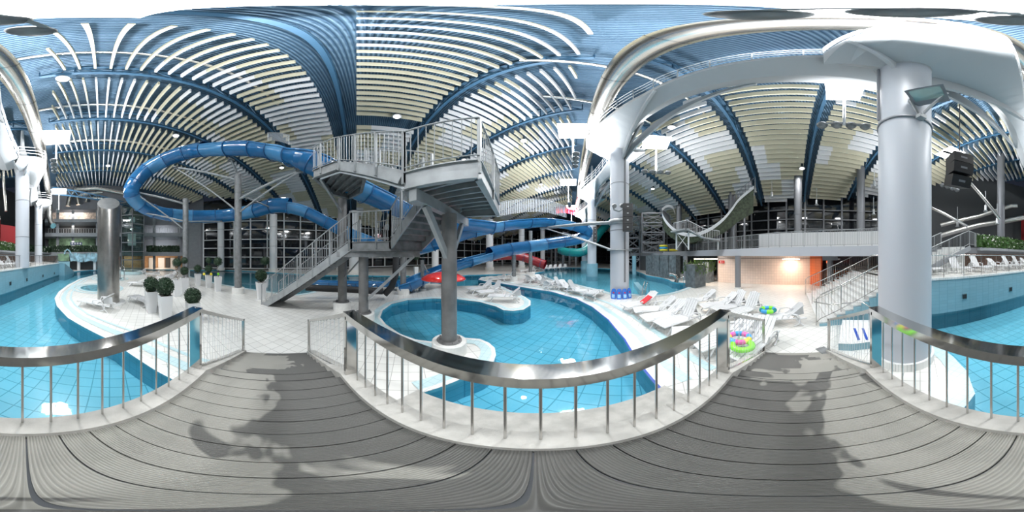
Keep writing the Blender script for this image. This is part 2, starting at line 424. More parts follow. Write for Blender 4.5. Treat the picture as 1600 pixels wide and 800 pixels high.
def pool(pts, depth, idx, wmat, floor_m='tile_pool', wall_m='tile_poolwall'):
    b = MB(); b.prism(pts, -depth - .1, -depth, bottom=False, sides=False); struct('floor_pool_%d' % idx, b, floor_m)
    s = MB(); n = len(pts); pr = [(x, y, -depth) for x, y in pts] + [(x, y, 0) for x, y in pts]
    s.add(pr, [(i, (i + 1) % n, n + (i + 1) % n, n + i) for i in range(n)], False); struct('wall_pool_%d' % idx, s, wall_m)
    wt = MB(); wt.prism(pts, Z_W - .01, Z_W, bottom=False, sides=False)
    o = wt.obj('pool_water', wmat); return o
tag(pool(POOL_F, .72, 1, 'water_deep', 'tile_pool'), 'turquoise pool water in front of the footbridge, round bay to its left', 'water', kind='stuff')
tag(pool(POOL_B, .7, 2, 'water', 'tile_pool'), 'pool water behind the row of white loungers, around the far white column', 'water', kind='stuff')
tag(pool(POOL_C, .78, 3, 'water', 'tile_pool'), 'channel water running under the footbridge along the blue tiled wall', 'water', kind='stuff')
tag(pool(POOL_L, .5, 4, 'water', 'tile_pool'), 'shallow splashdown pool water behind the topiary planters', 'water', kind='stuff')

fl = MB()
outer = [(x * 1.02, y * 1.02) for x, y in HALL]
loops = [[Vector((x, y, 0)) for x, y in L] for L in (outer, POOL_F, POOL_B, POOL_C, POOL_L)]
flat = [p for L in loops for p in L]
tri = tessellate_polygon(loops)
fl.add(flat, [ccw(t, [(p.x, p.y) for p in flat]) for t in tri], False)
struct('floor', fl, 'tile_white')

def band(pts, d0, d1, z, m, name, closed=True, sgn=1):
    A = [(x, y, z) for x, y in offset(pts, d0 * sgn, closed)]; B = [(x, y, z) for x, y in offset(pts, d1 * sgn, closed)]
    if closed: A.append(A[0]); B.append(B[0])
    b = MB(); b.strip(A, B, smooth=False); return struct(name, b, m)
def cwise(p): return sum(p[i][0] * p[(i + 1) % len(p)][1] - p[(i + 1) % len(p)][0] * p[i][1] for i in range(len(p)))
# painted / tiled copings that follow the pool rims
rimF = POOL_F[-12:]                       # right-hand sweep of the front pool
sg = 1 if cwise(POOL_F) > 0 else -1
band(rimF, -.02, .035, .012, 'lane_blue', 'trim_1', False, sg)
band(rimF, .035, .38, .010, 'tile_band_white', 'trim_2', False, sg)
band(rimF, .38, .62, .011, 'tile_band', 'trim_3', False, sg)
band(rimF, 1.0, 1.22, .011, 'tile_band', 'trim_4', False, sg)
rimN = POOL_F[:32]                       # nose, round bay and peninsula
band(rimN, .0, .10, .014, 'tile_band_white', 'trim_5', False, sg)
band(rimN, .10, .36, .012, 'tile_band', 'trim_6', False, sg)
sb = 1 if cwise(POOL_B) > 0 else -1
band(POOL_B[:17], .0, .12, .012, 'tile_band_white', 'trim_7', False, sb)
band(POOL_B[:17], .12, .34, .012, 'tile_band', 'trim_8', False, sb)
sc_ = 1 if cwise(POOL_C) > 0 else -1
rimC = POOL_C[-16:]
band(rimC, -.04, .20, .014, 'tile_band_white', 'trim_9', False, sc_)
band(rimC, .34, .62, .013, 'tile_band', 'trim_10', False, sc_)
band(rimC, .85, .97, .013, 'tile_band', 'trim_11', False, sc_)
rimD = POOL_C[:9]
band(rimD, 0, .32, .013, 'tile_band', 'trim_12', False, sc_)
sl = 1 if cwise(POOL_L) > 0 else -1
band(POOL_L, 0, .35, .013, 'tile_band', 'trim_13', True, sl)

# raised terrace beyond the channel, its blue tiled retaining wall
TER = [(5.35, -4.0), (4.49, -5.31), (3.1, -7.8), (1.58, -10.58), (.5, -12.7), (-.72, -14.98), (-2.6, -18.4), (-4.8, -22)]
TZ = 1.62
ter_poly = TER + [(-3.2, -31), (0, -40), (15, -26), (23, -9), (23, -4.0)]
tb = MB(); tb.prism(ter_poly, -.9, TZ, sides=False, bottom=False); struct('floor_terrace', tb, 'tile_white')
tw = MB(); n = len(ter_poly)
for i in range(n - 1):
    a, b = ter_poly[i], ter_poly[i + 1]; tw.add([(a[0], a[1], -.9), (b[0], b[1], -.9), (b[0], b[1], TZ - .06), (a[0], a[1], TZ - .06)], [(0, 1, 2, 3)])
struct('wall_terrace', tw, 'tile_wall_blue')
b = MB(); e0_, e1_ = (-4.8, -22), (-7.3, -25.6)
nd = ((e1_[1] - e0_[1]), -(e1_[0] - e0_[0])); nl = hypot(*nd); nd = (-nd[0] / nl * .8, -nd[1] / nl * .8)
vs_ = [(*e0_, -.8), (*e1_, -.8), (*e1_, .1), (*e0_, TZ)]; vs_ += [(x - nd[0], y - nd[1], z) for x, y, z in vs_]
b.add(vs_, [(0, 1, 2, 3), (7, 6, 5, 4), (3, 2, 6, 7), (1, 5, 6, 2), (0, 3, 7, 4)]); struct('wall_terrace_end', b, 'tile_wall_blue')
tc_ = MB(); A = [(x, y, TZ + .02) for x, y in offset(TER, .03)]; B = [(x, y, TZ + .02) for x, y in offset(TER, -.25)]
tc_.strip(A, B, smooth=False); tc_.strip([(x, y, TZ - .07) for x, y, _ in A], A, smooth=False); struct('trim_terrace_coping', tc_, 'tile_band_white')

# ---------------- roof
LA = radians((557 - 800) * .225 - YAW); RA = radians((1235 - 800) * .225 - YAW)
La = (sin(LA), cos(LA)); Lb = (cos(LA), -sin(LA)); Ra = (sin(RA), cos(RA)); Rb = (cos(RA), -sin(RA))
def hL(t): t = max(t, 0); return 14.0 - 6.6 * (t / 31) ** 2
def hR(t): t = max(t, 0); return 13.4 - 6.3 * (t / 23) ** 2
def roof_z(x, y):
    if lateral(x, y) < .5: return CAMZ + hL(x * La[0] + y * La[1])
    return CAMZ + hR(x * Ra[0] + y * Ra[1])
rb = MB(); step = 2.0
xs = [-46 + step * i for i in range(48)]; ys = [-46 + step * i for i in range(62)]
idx = {}
for i, x in enumerate(xs):
    for j, y in enumerate(ys):
        idx[i, j] = len(rb.v); rb.v.append((x, y, max(roof_z(x, y), 6.0) + 1.9))
for i in range(len(xs) - 1):
    for j in range(len(ys) - 1):
        cx, cy = xs[i] + 1, ys[j] + 1
        if inside(cx * .96, cy * .96, HALL): rb.f.append([idx[i, j], idx[i, j + 1], idx[i + 1, j + 1], idx[i + 1, j]]); rb.mi.append(0); rb.sm.append(True)
struct('ceiling', rb, 'roof_sheet')

# outer shell walls
def wall_run(name, pts, z0, z1, m):
    b = MB()
    for a, c in zip(pts, pts[1:]): b.add([(a[0], a[1], z0), (c[0], c[1], z0), (c[0], c[1], z1), (a[0], a[1], z1)], [(0, 1, 2, 3)])
    return struct(name, b, m)
H = HALL
wall_run('wall_window_left', H[0:9], 0, 14, 'glass_dark')
wall_run('wall_far_right', H[8:16], 0, 14, 'glass_dark')
wall_run('wall_back', H[15:21] , 0, 16, 'wall_dark')
wall_run('wall_atrium', H[20:] + [H[0]], 0, 20, 'wall_grey')

# ---------------- roof trusses (blue lattice girders)
def truss(frame, s, t0, t1, hf, label, grp):
    a, b = frame
    def pt(t, dz): x = t * a[0] + s * b[0]; y = t * a[1] + s * b[1]; return Vector((x, y, CAMZ + hf(t) + dz))
    th = thing('roof_truss', label, 'roof truss', tuple(pt(t0, 0)), grp)
    n = int((t1 - t0) / 1.6); ts = [t0 + (t1 - t0) * i / n for i in range(n + 1)]
    top = MB(); bot = MB(); web = MB()
    for p, q in zip(ts, ts[1:]):
        top.beam(pt(p, 1.75), pt(q, 1.75), .22, .16); bot.beam(pt(p, .45), pt(q, .45), .22, .16)
    top.obj('top_chord', 'truss_blue', th); bot.obj('bottom_chord', 'truss_blue', th)
    for k, (p, q) in enumerate(zip(ts, ts[1:])):
        if k % 2 == 0: web.beam(pt(p, .45), pt(q, 1.75), .09, .09)
        else: web.beam(pt(p, 1.75), pt(q, .45), .09, .09)
        web.beam(pt(p, .45), pt(p, 1.75), .07, .07)
    web.obj('web_bracing', 'truss_blue', th)
def clip_t(frame, s, left):
    a, b = frame; t = -30.0; lo = None; hi = None
    while t < 75:
        x = t * a[0] + s * b[0]; y = t * a[1] + s * b[1]
        ok = inside(x * 1.01, y * 1.01, HALL) and ((lateral(x, y) < .9) if left else (lateral(x, y) > 1.9))
        if ok and lo is None: lo = t
        if ok: hi = t
        t += .3
    return (lo, hi) if lo is not None and hi - lo > 2 else None
LS = [-30.9, -24.9, -18.9, -12.9, -6.9, -1.0, 5.3, 11.3, 17.3, 23.3, 29.3, 35.3, 41.3, 47.3]
RS = [-52.1, -46.1, -40.1, -34.1, -28.1, -22.1, -16.1, -10.1, -4.1, 1.9, 8.0, 14.0, 20.0, 26.0]
for k, s in enumerate(LS):
    c = clip_t((La, Lb), s, True)
    if c: truss((La, Lb), s, c[0], c[1], hL, f'blue lattice roof truss on the slide side, {ordinal(len(LS) - k)} from the far end of the hall', 'roof trusses')
for k, s in enumerate(RS):
    c = clip_t((Ra, Rb), s, False)
    if c: truss((Ra, Rb), s, c[0], c[1], hR, f'blue lattice roof truss on the balcony side, {ordinal(k + 1)} from the far end of the hall', 'roof trusses')

# ---------------- hanging acoustic baffles
BAF = []
def bays(frame, S, hf, left):
    a, b = frame
    for k in range(len(S) - 1):
        s0, s1 = S[k] + .62, S[k + 1] - .55
        if left and abs(S[k] + 1.0) < .1: s0 = 0.0
        if left and abs(S[k + 1] + 1.0) < .1: s1 = -2.05
        row = -14
        while row < 90:
            t = row * .6 + .4; row += 1
            segs = []; N = 8
            for i in range(N):   # which stretches of this row lie under the roof
                sm = s0 + (s1 - s0) * (i + .5) / N; x = t * a[0] + sm * b[0]; y = t * a[1] + sm * b[1]
                la = lateral(x, y)
                segs.append(inside(x * 1.05, y * 1.05, HALL) and (la < .35 if left else la > (6.2 if hypot(x, y) < 12 else 4.4)))
            if not any(segs): continue
            i0 = segs.index(True); i1 = N - segs[::-1].index(True)
            if i1 - i0 < 2: continue
            e0 = s0 + (s1 - s0) * i0 / N; e1 = s0 + (s1 - s0) * i1 / N
            if left and k == 5 - 1 + 1 and abs(t - 11.9) < .7 and s0 == 0: continue   # lamp gap in the bay over the tower
            BAF.append((left, k, row, t, e0, e1, s0, s1, a, b, hf))
bays((La, Lb), LS, hL, True); bays((Ra, Rb), RS, hR, False)
def dist_key(q):
    left, k, row, t, e0, e1, s0, s1, a, b, hf = q
    sm = (e0 + e1) / 2; x = t * a[0] + sm * b[0]; y = t * a[1] + sm * b[1]; h = hf(t)
    return -(e1 - e0) * (.06 * h + .55 * hypot(x, y) * .8) / (x * x + y * y + h * h) ** 1.5
BAF.sort(key=dist_key)
def baffle_mesh(mb, q):
    left, k, row, t, e0, e1, s0, s1, a, b, hf = q
    z = CAMZ + hf(t)
    blk = (row // 4 * 7 + k * 5) % 11
    cut = s0 + (s1 - s0) * ((.25, .5, .75, .5, .35)[blk % 5])
    order = (0, 1) if (blk * 3 + k) % 2 else (1, 0)
    if blk in (2, 6, 9): order = (1, 1)
    if blk in (4,) : order = (0, 0)
    for c, (u0, u1) in enumerate(((e0, min(e1, cut)), (max(e0, cut), e1))):
        if u1 - u0 < .05: continue
        mb.cur = order[c]; sm = (u0 + u1) / 2
        c3 = (t * a[0] + sm * b[0], t * a[1] + sm * b[1], z + .29)
        mb.box(c3, (u1 - u0, .10, .58), atan2(b[1], b[0]))
    return 'cream' if order == (1, 1) else 'white' if order == (0, 0) else 'white and cream'
for q in BAF[:300]:
    m = MB(); c = baffle_mesh(m, q); left, k, row = q[0], q[1], q[2]
    o = m.obj('ceiling_baffle', ['baffle_white', 'baffle_cream'])
    nb = (len(LS) - 1 - k) if left else k + 1
    tag(o, f"{c} ceiling baffle, {'slide' if left else 'balcony'} side, {ordinal(nb)} bay from far end, {ordinal(row + 14)} row outward", 'ceiling baffle', 'hanging ceiling baffles')
m = MB()
for q in BAF[300:]: baffle_mesh(m, q)
tag(m.obj('ceiling_baffle_field', ['baffle_white', 'baffle_cream']), 'white and cream ceiling baffles hanging over the distant parts of the hall', 'ceiling baffles', kind='stuff')

# thin pipes crossing under the roof sheeting
def pipe(frame, s, t0, t1, hf, dz, r, label):
    a, b = frame; pts = [Vector((t * a[0] + s * b[0], t * a[1] + s * b[1], CAMZ + hf(t) + dz)) for t in [t0 + (t1 - t0) * i / 14 for i in range(15)]]
    tag(MB().tube(pts, r, 12).obj('ceiling_pipe', 'duct'), label, 'pipe')
pipe((La, Lb), -4.9, -3.5, 27, hL, .75, .13, 'thin metal duct crossing above the baffles left of the overhead duct, nearest')
pipe((La, Lb), -11, -5, 25, hL, .75, .15, 'thin metal duct above the baffles left of the overhead duct, second one')
pipe((La, Lb), -17, -6.5, 22, hL, .7, .22, 'metal duct above the farthest left baffles near the atrium')
pipe((Ra, Rb), -5.5, -.5, 16, hR, .75, .13, 'thin metal duct crossing above the white gantry, nearest to the footbridge')
pipe((Ra, Rb), -9.5, .5, 16, hR, .75, .15, 'thin metal duct above the gantry, behind the front white column')

# ---------------- the great ventilation duct
pts = [GP(u, 1.42, 12.6) for u in range(-25, 46, 2)]
dt = thing('ventilation_duct', 'huge shiny ventilation duct running overhead along the white gantry', 'duct', tuple(GP(0, 1.42, 12.6)))
low = [GP(-26.5, 1.42, 12.0), GP(-27.2, 1.42, 10.8), GP(-27.2, 1.42, 9.3), GP(-26.6, 1.2, 8.2), GP(-25.6, .8, 7.4)]
MB().tube(low[::-1] + pts, .46, 28).obj('duct_run', 'duct', dt)
for i, u in enumerate(range(-25, 46, 3)):
    MB().tube([GP(u - .03, 1.42, 12.6), GP(u + .03, 1.42, 12.6)], .475, 28, caps=False).obj('joint_ring', 'steel', dt)

# ---------------- white gantry with leaf shaped soffits
CU = [-36.2, -24.9, -13.57, -1.70, 9.93, 21.57, 33.0, 44.5]
INN = [(-11.6, 3.2), (-10.5, 3.05), (-9, 3.0), (-7, 2.8), (-5, 2.45), (-3.3, 1.9), (-1.8, 1.43), (-.4, 1.02), (.6, 1.0), (1.1, 1.2), (1.55, 2.3), (1.8, 3.1)]
OUT = [(-11.6, 4.9), (-10.5, 4.75), (-8.7, 4.4), (-7, 3.98), (-5.3, 3.6), (-3.3, 3.3), (-1.8, 3.4), (-.4, 3.55), (.4, 3.6), (1.0, 3.55), (1.5, 3.45), (1.8, 3.3)]
def interp(T, w):
    for (a, x), (b, y) in zip(T, T[1:]):
        if a <= w <= b: return x + (y - x) * (w - a) / (b - a)
    return T[0][1] if w < T[0][0] else T[-1][1]
GN = ['behind the atrium end', 'over the terrace, second from the footbridge', 'over the terrace, nearest the footbridge', 'right beside the footbridge', 'between the two front columns', 'beyond the kickboard column', 'at the far end of the pools']
for gi, uc in enumerate(CU[1:-1]):
    g = thing('gantry_walkway', f'white steel gantry with leaf-shaped soffit, {GN[gi + 1]}', 'gantry', tuple(GP(uc, 3.2, 10.6)), 'gantry sections')
    W = [-11.55 + 13.3 * i / 26 for i in range(27)]
    ins = [GP(uc + w, interp(INN, w), 10.95) for w in W]; outs = [GP(uc + w, interp(OUT, w), 10.85) for w in W]
    keel = []
    for w in W:
        i_, o_ = interp(INN, w), interp(OUT, w); f = (w + 11.55) / 13.3
        k = max(0, 1 - abs(w) / 7.5)
        mid = o_ * .62 + i_ * .38 if w < -6 else (i_ * .38 + o_ * .62) * (1 - k) + 3.2 * k
        keel.append(GP(uc + w, min(mid, o_ - .05), 10.62 - .52 * k * k))
    b = MB(); b.strip(ins, keel, smooth=False); b.strip(keel, outs, smooth=False)
    b.obj('soffit', 'white_steel', g)
    t = MB(); up = Vector((0, 0, .28)); t.strip([p + up for p in outs], [p + up for p in ins], smooth=False); t.strip(outs, [p + up for p in outs], smooth=False); t.strip([p + up for p in ins], ins, smooth=False)
    t.obj('deck_plate', 'white_steel', g)
    for sgn, side in ((0, ins), (1, outs)):
        rl = MB(); base = [p + up for p in side]
        for z in (.35, .7, 1.05): rl.tube([p + Vector((0, 0, z)) for p in base], .02, 6, caps=False)
        for p in base[::2]: rl.cyl(p, p + Vector((0, 0, 1.05)), .02, 6)
        rl.obj('guard_rail', 'white_paint', g)
    f = MB()   # rib fins from the column head out to the soffit edges
    c0 = GP(uc, 3.2, 10.0)
    for w, edge in ((-5.5, INN), (-3.0, OUT), (1.45, INN), (-8, OUT)):
        e = GP(uc + w, interp(edge, w), 10.9); d = (e - c0); n = Vector((-d.y, d.x, 0)).normalized() * .05
        f.add([c0 + n, e + n, e + n + Vector((0, 0, -.15)), c0 + n + Vector((0, 0, -.9)), c0 - n, e - n, e - n + Vector((0, 0, -.15)), c0 - n + Vector((0, 0, -.9))],
              [(0, 1, 2, 3), (7, 6, 5, 4), (3, 2, 6, 7), (0, 4, 5, 1), (1, 5, 6, 2)])
    f.obj('rib_fin', 'white_steel', g)

# ---------------- big white columns that carry the gantry
def column(name, label, x, y, z0, z1, r, m='column_paint', base=None, group=None, cap=True):
    t = thing(name, label, 'column', (x, y, z0), group)
    b = MB(); b.lathe((x, y, 0), [(r, z0), (r, z1)], 40); b.obj('shaft', m, t)
    if base: br, bh, bm = base; c = MB(); c.lathe((x, y, 0), [(br, z0), (br, z0 + bh), (r, z0 + bh)], 40, smooth=False); c.obj('plinth', bm, t)
    for z in (4.2, 7.4):
        if z0 < z < z1 and r > .4 and 'beside the footbridge' not in label: MB().lathe((x, y, 0), [(r, z - .02), (r + .012, z - .02), (r + .012, z + .02), (r, z + .02)], 40).obj('joint_ring', 'frame_grey', t)
    return t
names = ['thick white column on the terrace beyond the other, under the gantry', 'thick white column standing on the terrace in front of the hedge', 'thick white column beside the footbridge carrying a floodlight', 'thick white column with blue kickboards stacked round its foot',
         'white column standing in the far pool on a blue tiled base', 'white column farthest down the far pool']
for (uc, lat, z0), nm in zip(((-24.9, 3.05, TZ), (-13.57, 3.04, TZ), (-1.70, 3.25, 0), (9.93, 3.1, 0), (21.57, 2.88, -1), (33, 2.9, -1)), names):
    p = GP(uc, lat, 0); bs = None
    if uc == -1.70: bs = (.66, .22, 'tile_band_white')
    if uc > 20: bs = (.78, 2.6, 'tile_wall_blue')
    c = column('gantry_column', nm, p.x, p.y, z0, 10.6 if uc > -30 else 9, .60, base=bs)
    MB().lathe((p.x, p.y, 0), [(.6, 10.2), (.75, 10.9), (.2, 13.5), (.12, 16)], 24).obj('column_head', 'white_steel', c)
    if abs(uc + 1.7) < .1:
        MB().beam((p.x + .08, p.y + .64, 6.3), (p.x + .08, p.y + .64, 10.0), .05, .05).obj('cable_conduit', 'frame_grey', c)
        MB().lathe((p.x, p.y, 0), [(.605, 6.12), (.63, 6.12), (.63, 6.2), (.605, 6.2)], 40).obj('clamp_ring', 'frame_grey', c)
    if abs(uc - 9.93) < .1:
        MB().beam((p.x + .02, p.y - .62, 1.0), (p.x + .02, p.y - .62, 10.0), .10, .06).obj('cable_conduit', 'frame_grey', c)
C1 = GP(-1.70, 3.25, 0); C2 = GP(9.93, 3.1, 0)

# raised white plaza column bases etc.: polished ventilation stack on the island
x, y = PD(169.5, 8.95)
t = thing('ventilation_stack', 'brushed steel cylinder with slanted top standing on the white tiled island', 'ventilation stack', (x, y, 0))
b = MB(); n = 40; r = .61; vs = []
dx, dy = -x / hypot(x, y), -y / hypot(x, y)
for k in range(n):
    a = 2 * pi * k / n; px_, py_ = r * cos(a), r * sin(a); vs.append((x + px_, y + py_, .05))
for k in range(n):
    a = 2 * pi * k / n; px_, py_ = r * cos(a), r * sin(a); vs.append((x + px_, y + py_, 5.62 - .55 * (px_ * dx + py_ * dy) / r))
b.add(vs, [(k, (k + 1) % n, n + (k + 1) % n, n + k) for k in range(n)], True); b.obj('shaft', 'brushed', t)
b = MB(); b.add(vs[n:], [tuple(range(n))], False); b.obj('slanted_lid', 'brushed', t)
MB().lathe((x, y, 0), [(.95, 0), (.95, .05), (.9, .07), (.6, .07)], 40).obj('plinth', 'tile_band_white', t)
MB().beam((x + .60 * cos(-.75), y + .60 * sin(-.75), .6), (x + .60 * cos(-.75), y + .6 * sin(-.75), 2.8), .05, .05).obj('cover_strip', 'frame_grey', t)
# =================================================================== FOOTBRIDGE
ZD = 1.0
YF, YB = .63, -.80          # inner faces of the kerbs
XL, XR = -1.64, 1.66        # ends of the flat deck
br = thing('footbridge', 'arched footbridge of grooved grey decking with stepped ends over the pool channel', 'footbridge', (0, 0, ZD))
x = XL; k = 0
while x < XR - .01:
    w_ = min(.163, XR - x); MB().box((x + w_ / 2, (YF + YB) / 2, ZD - .03), (w_ - .008, YF - YB, .06)).obj('deck_plank', 'decking', br); x += w_; k += 1
for sx, X0, az0 in ((-1, XL, 0), (1, XR, 0)):
    for i in range(7):
        z = ZD - .143 * (i + 1); xa = X0 + sx * .31 * i; 
        MB().box((xa + sx * .155, (YF + YB) / 2, z - .02), (.315, YF - YB, .045)).obj('stair_tread', 'decking', br)
        MB().box((xa + sx * .012, (YF + YB) / 2, z + .0045), (.024, YF - YB, .008)).obj('nosing_gap', 'black_rubber', br)
        MB().box((xa + sx * .165, (YF + YB) / 2, z + .004), (.008, YF - YB, .004)).obj('plank_gap', 'black_rubber', br)
        MB().box((xa + sx * .01, (YF + YB) / 2, z + .062), (.012, YF - YB, .12)).obj('riser', 'concrete_grey', br)
def slope(x):
    if x < XL: return max(0, ZD - (XL - x) / .31 * .143)
    if x > XR: return max(0, ZD - (x - XR) / .31 * .143)
    return ZD
XE = 2.17
for sy, y0 in ((1, YF), (-1, YB)):
    b = MB(); yo = y0 + sy * .2; X = [XL - XE, XL, XR, XR + XE]
    for a, c in zip(X, X[1:]):
        za, zc = slope(a), slope(c)
        vs = [(a, y0, za - .3), (a, yo, za - .3), (a, yo, za + .06), (a, y0, za + .06), (c, y0, zc - .3), (c, yo, zc - .3), (c, yo, zc + .06), (c, y0, zc + .06)]
        vs = [(p[0], p[1], max(p[2], 0.0)) for p in vs]
        b.add(vs, [(0, 1, 2, 3), (7, 6, 5, 4), (0, 4, 5, 1), (1, 5, 6, 2), (2, 6, 7, 3), (3, 7, 4, 0)])
    b.obj('concrete_kerb', 'concrete', br)
b = MB(); b.box(((XL + XR) / 2, (YF + YB) / 2, ZD - .16), (XR - XL, YF - YB + .3, .2)); b.obj('deck_slab', 'concrete_grey', br)
for sx, X0 in ((-1, XL), (1, XR)):
    MB().prism([(X0, YB), (X0, YF), (X0 + sx * .25, YF), (X0 + sx * .25, YB)], 0, .8).obj('abutment', 'concrete', br)
lg = MB(); lg.box((.1, 1.40, -.35), (3.4, .78, .74)); tag(lg.obj('pool_ledge', 'concrete'), 'worn concrete ledge at the foot of the footbridge on the front pool side', 'ledge')

def bridge_rail(sy, yk, xs, label, yend):
    t = thing('bridge_railing', label, 'railing', (0, yk, ZD))
    zt = ZD + .97
    (xa, xb) = xs
    b = MB(); b.box(((xa + xb) / 2, yk, zt - .02), (xb - xa + .1, .135, .04)); b.box(((xa + xb) / 2, yk - sy * .055, zt - .05), (xb - xa, .02, .06)); b.box(((xa + xb) / 2, yk + sy * .055, zt - .05), (xb - xa, .02, .06)); b.obj('handrail', 'chrome', t)
    for x in xs: MB().box((x, yk, ZD + .5), (.05, .13, .93)).obj('post', 'chrome', t)
    n = 20
    for i in range(1, n): x = xa + (xb - xa) * i / n; rod((x, yk, ZD + .05), (x, yk, zt - .04), .0085, 'steel', t, 'baluster', n=8)
    # sloping ends with knotted netting
    for sx, X0 in ((-1, xa), (1, xb)):
        X1 = X0 + sx * 2.1; z1 = slope(X1) 
        p0 = Vector((X0, yk, ZD + .95)); p1 = Vector((X1, yend, z1 + .98)); q0 = Vector((X0, yk, ZD + .06)); q1 = Vector((X1, yend, z1 + .05))
        f = thing('x', '', '') if 0 else None
        b = MB(); b.beam(p0, p1, .04, .05); b.beam(q0, q1, .03, .03); b.beam(q1, p1 + Vector((0, 0, .02)), .05, .06); e = b.obj('end_frame', 'steel', t)
        nb = MB(); N = 13
        for i in range(1, N):
            f0 = i / N; a = p0.lerp(p1, f0); c = q0.lerp(q1, f0); dv = (p1 - p0) / N
            nb.cyl(a, c.lerp(q1, 0) + dv * .35, .0028, 4, caps=False); nb.cyl(a, c - dv * .35, .0028, 4, caps=False)
            nb.tube([a + dv * .3 * cos(j * pi / 4) * 1 + Vector((0, 0, -.02 - .02 * sin(j * pi / 4))) for j in range(8)], .004, 4, closed=True)
        nb.obj('net_panel', 'white_paint', t)
    return t
bridge_rail(1, .735, (-1.60, 1.64), 'polished steel railing on the far side of the footbridge, facing the round pool bay', .66)
bridge_rail(-1, -.94, (-1.65, 1.67), 'polished steel railing on the near side of the footbridge, facing the channel and terrace wall', -.86)

# =================================================================== SLIDE STAIR TOWER
tw = thing('stair_tower', 'galvanised steel stair tower with landings above the white tiled floor', 'stair tower', (-4.3, 3.0, 0))
def V(x, y, z): return Vector((x, y, z))
F0 = V(-8.45, -.95, 0); F1 = V(-5.35, 2.5, 3.1); L2 = V(-4.33, 3.5, 3.1); U1 = V(-2.5, 3.05, 4.2)
du = (F1 - F0); du.z = 0; du.normalize(); per = V(-du.y, du.x, 0)
if per.dot(V(-1, 0, 0)) < 0: per = -per
WID = 1.25
def flight(a, b, pv, wid, n, tread_m='galv', stringer_m='galv_light'):
    for off in (0, wid):
        MB().beam(a + pv * off + V(0, 0, -.12), b + pv * off + V(0, 0, -.12), .05, .30).obj('stringer', stringer_m, tw)
    for i in range(n):
        f = (i + .5) / n; c = a.lerp(b, f) + pv * wid / 2; d = (b - a); d.z = 0; L = d.length / n
        MB().box(c, (L * 1.05, wid - .06, .035), atan2(d.y, d.x)).obj('tread', tread_m, tw)
        if i % 2 == 0 or True: MB().box(c + V(0, 0, -.08) - d.normalized() * L * .45, (.012, wid - .06, .13), atan2(d.y, d.x)).obj('riser', 'galv', tw)
flight(F0, F1, per, WID, 17)
d2 = (U1 - L2); d2.z = 0; d2.normalize(); per2 = V(-d2.y, d2.x, 0)
flight(L2, U1, per2, 1.3, 7)
def slab(poly, z, th=.30, mt='galv', nm='landing'):
    b = MB(); n = len(poly)
    for i in range(n):
        p, q = poly[i], poly[(i + 1) % n]; b.ibeam(V(p[0], p[1], z - th / 2), V(q[0], q[1], z - th / 2), .12, th)
    b.obj(nm + '_beam', mt, tw)
    c = MB(); c.prism(poly, z - .05, z); c.obj(nm + '_plate', 'galv', tw)
    xs = [p[0] for p in poly]; ys = [p[1] for p in poly]
    c = MB(); y = min(ys) + .3
    while y < max(ys) - .2:
        ss = [x for x in [min(xs) + .05 * k for k in range(int((max(xs) - min(xs)) / .05))] if inside(x, y, poly)]
        if ss: c.beam((ss[0], y, z - .12), (ss[-1], y, z - .12), .06, .12)
        y += .32
    c.obj(nm + '_joist', mt, tw)
landing = [(F1.x, F1.y), (L2.x, L2.y), (L2.x + per2.x * 1.3, L2.y + per2.y * 1.3), (F1.x + per.x * WID, F1.y + per.y * WID + .9), (F1.x + per.x * WID, F1.y + per.y * WID)]
slab(landing, 3.1, .32, nm='lower_landing')
upper = [(-2.12, 2.03), (-.86, 2.30), (-1.15, 4.85), (-2.45, 4.6), (-2.5, 3.0), (-2.62, 2.9)]
slab(upper, 4.22, .36, mt='galv_light', nm='middle_platform')
# top flight and top landing
T0 = V(-2.12, 2.05, 4.3); T1 = V(-4.45, 1.62, 5.65); dt3 = (T1 - T0); dt3.z = 0; dt3.normalize(); per3 = V(dt3.y, -dt3.x, 0)
if per3.y < 0: per3 = -per3
flight(T0 + V(-.1, 0, 0), T1, per3, 1.05, 8)
TL = [(T1.x, T1.y), (-5.25, 1.1), (-6.6, 2.2), (-6.9, 3.1), (-5.9, 3.2), (T1.x + per3.x * 1.05, T1.y + per3.y * 1.05)]
slab(TL, 5.70, .34, nm='top_landing')
MB().tube([T0 + V(-.1, .1, -.35), T1 + V(0, .1, -.35), V(-5.1, 1.3, 5.3)], .035, 8).obj('cable_pipe', 'white_paint', tw)
# columns with round concrete feet
def tower_col(px, d, ztop, zb=.4, r=.20, rb=.43, parent=None):
    x, y = PD(px, d); parent = parent or tw
    c = MB(); c.lathe((x, y, 0), [(r, zb), (r, ztop)], 24); c.obj('column', 'galv_column', parent)
    MB().lathe((x, y, 0), [(rb, 0), (rb, zb - .02), (rb - .02, zb), (r, zb)], 32, smooth=False).obj('concrete_foot', 'concrete_base', parent)
    f = MB(); f.lathe((x, y, 0), [(r + .12, zb), (r + .12, zb + .025), (r, zb + .025)], 24, smooth=False)
    for k in range(8):
        a = k * pi / 4; f.cyl((x + (r + .08) * cos(a), y + (r + .08) * sin(a), zb), (x + (r + .08) * cos(a), y + (r + .08) * sin(a), zb + .08), .015, 6)
    f.obj('base_flange', 'galv_column', parent)
    return x, y
ax, ay = tower_col(535, 7.6, 5.4, .42, .21, .43)
bx_, by_ = tower_col(568, 6.3, 2.62, .33, .19, .43)
cx_, cy_ = tower_col(702, 3.92, 3.62, .38, .185, .42)
dx_, dy_ = tower_col(630, 10.9, 2.7, .42, .2, .42)
MB().beam((-1.95, 2.06, 3.72), (-2.26, 4.95, 3.72), .16, .24).obj('cross_beam', 'galv_light', tw)
MB().beam((cx_, cy_ - .1, 2.55), (-1.98, 2.45, 3.6), .10, .14).obj('brace', 'galv_light', tw)
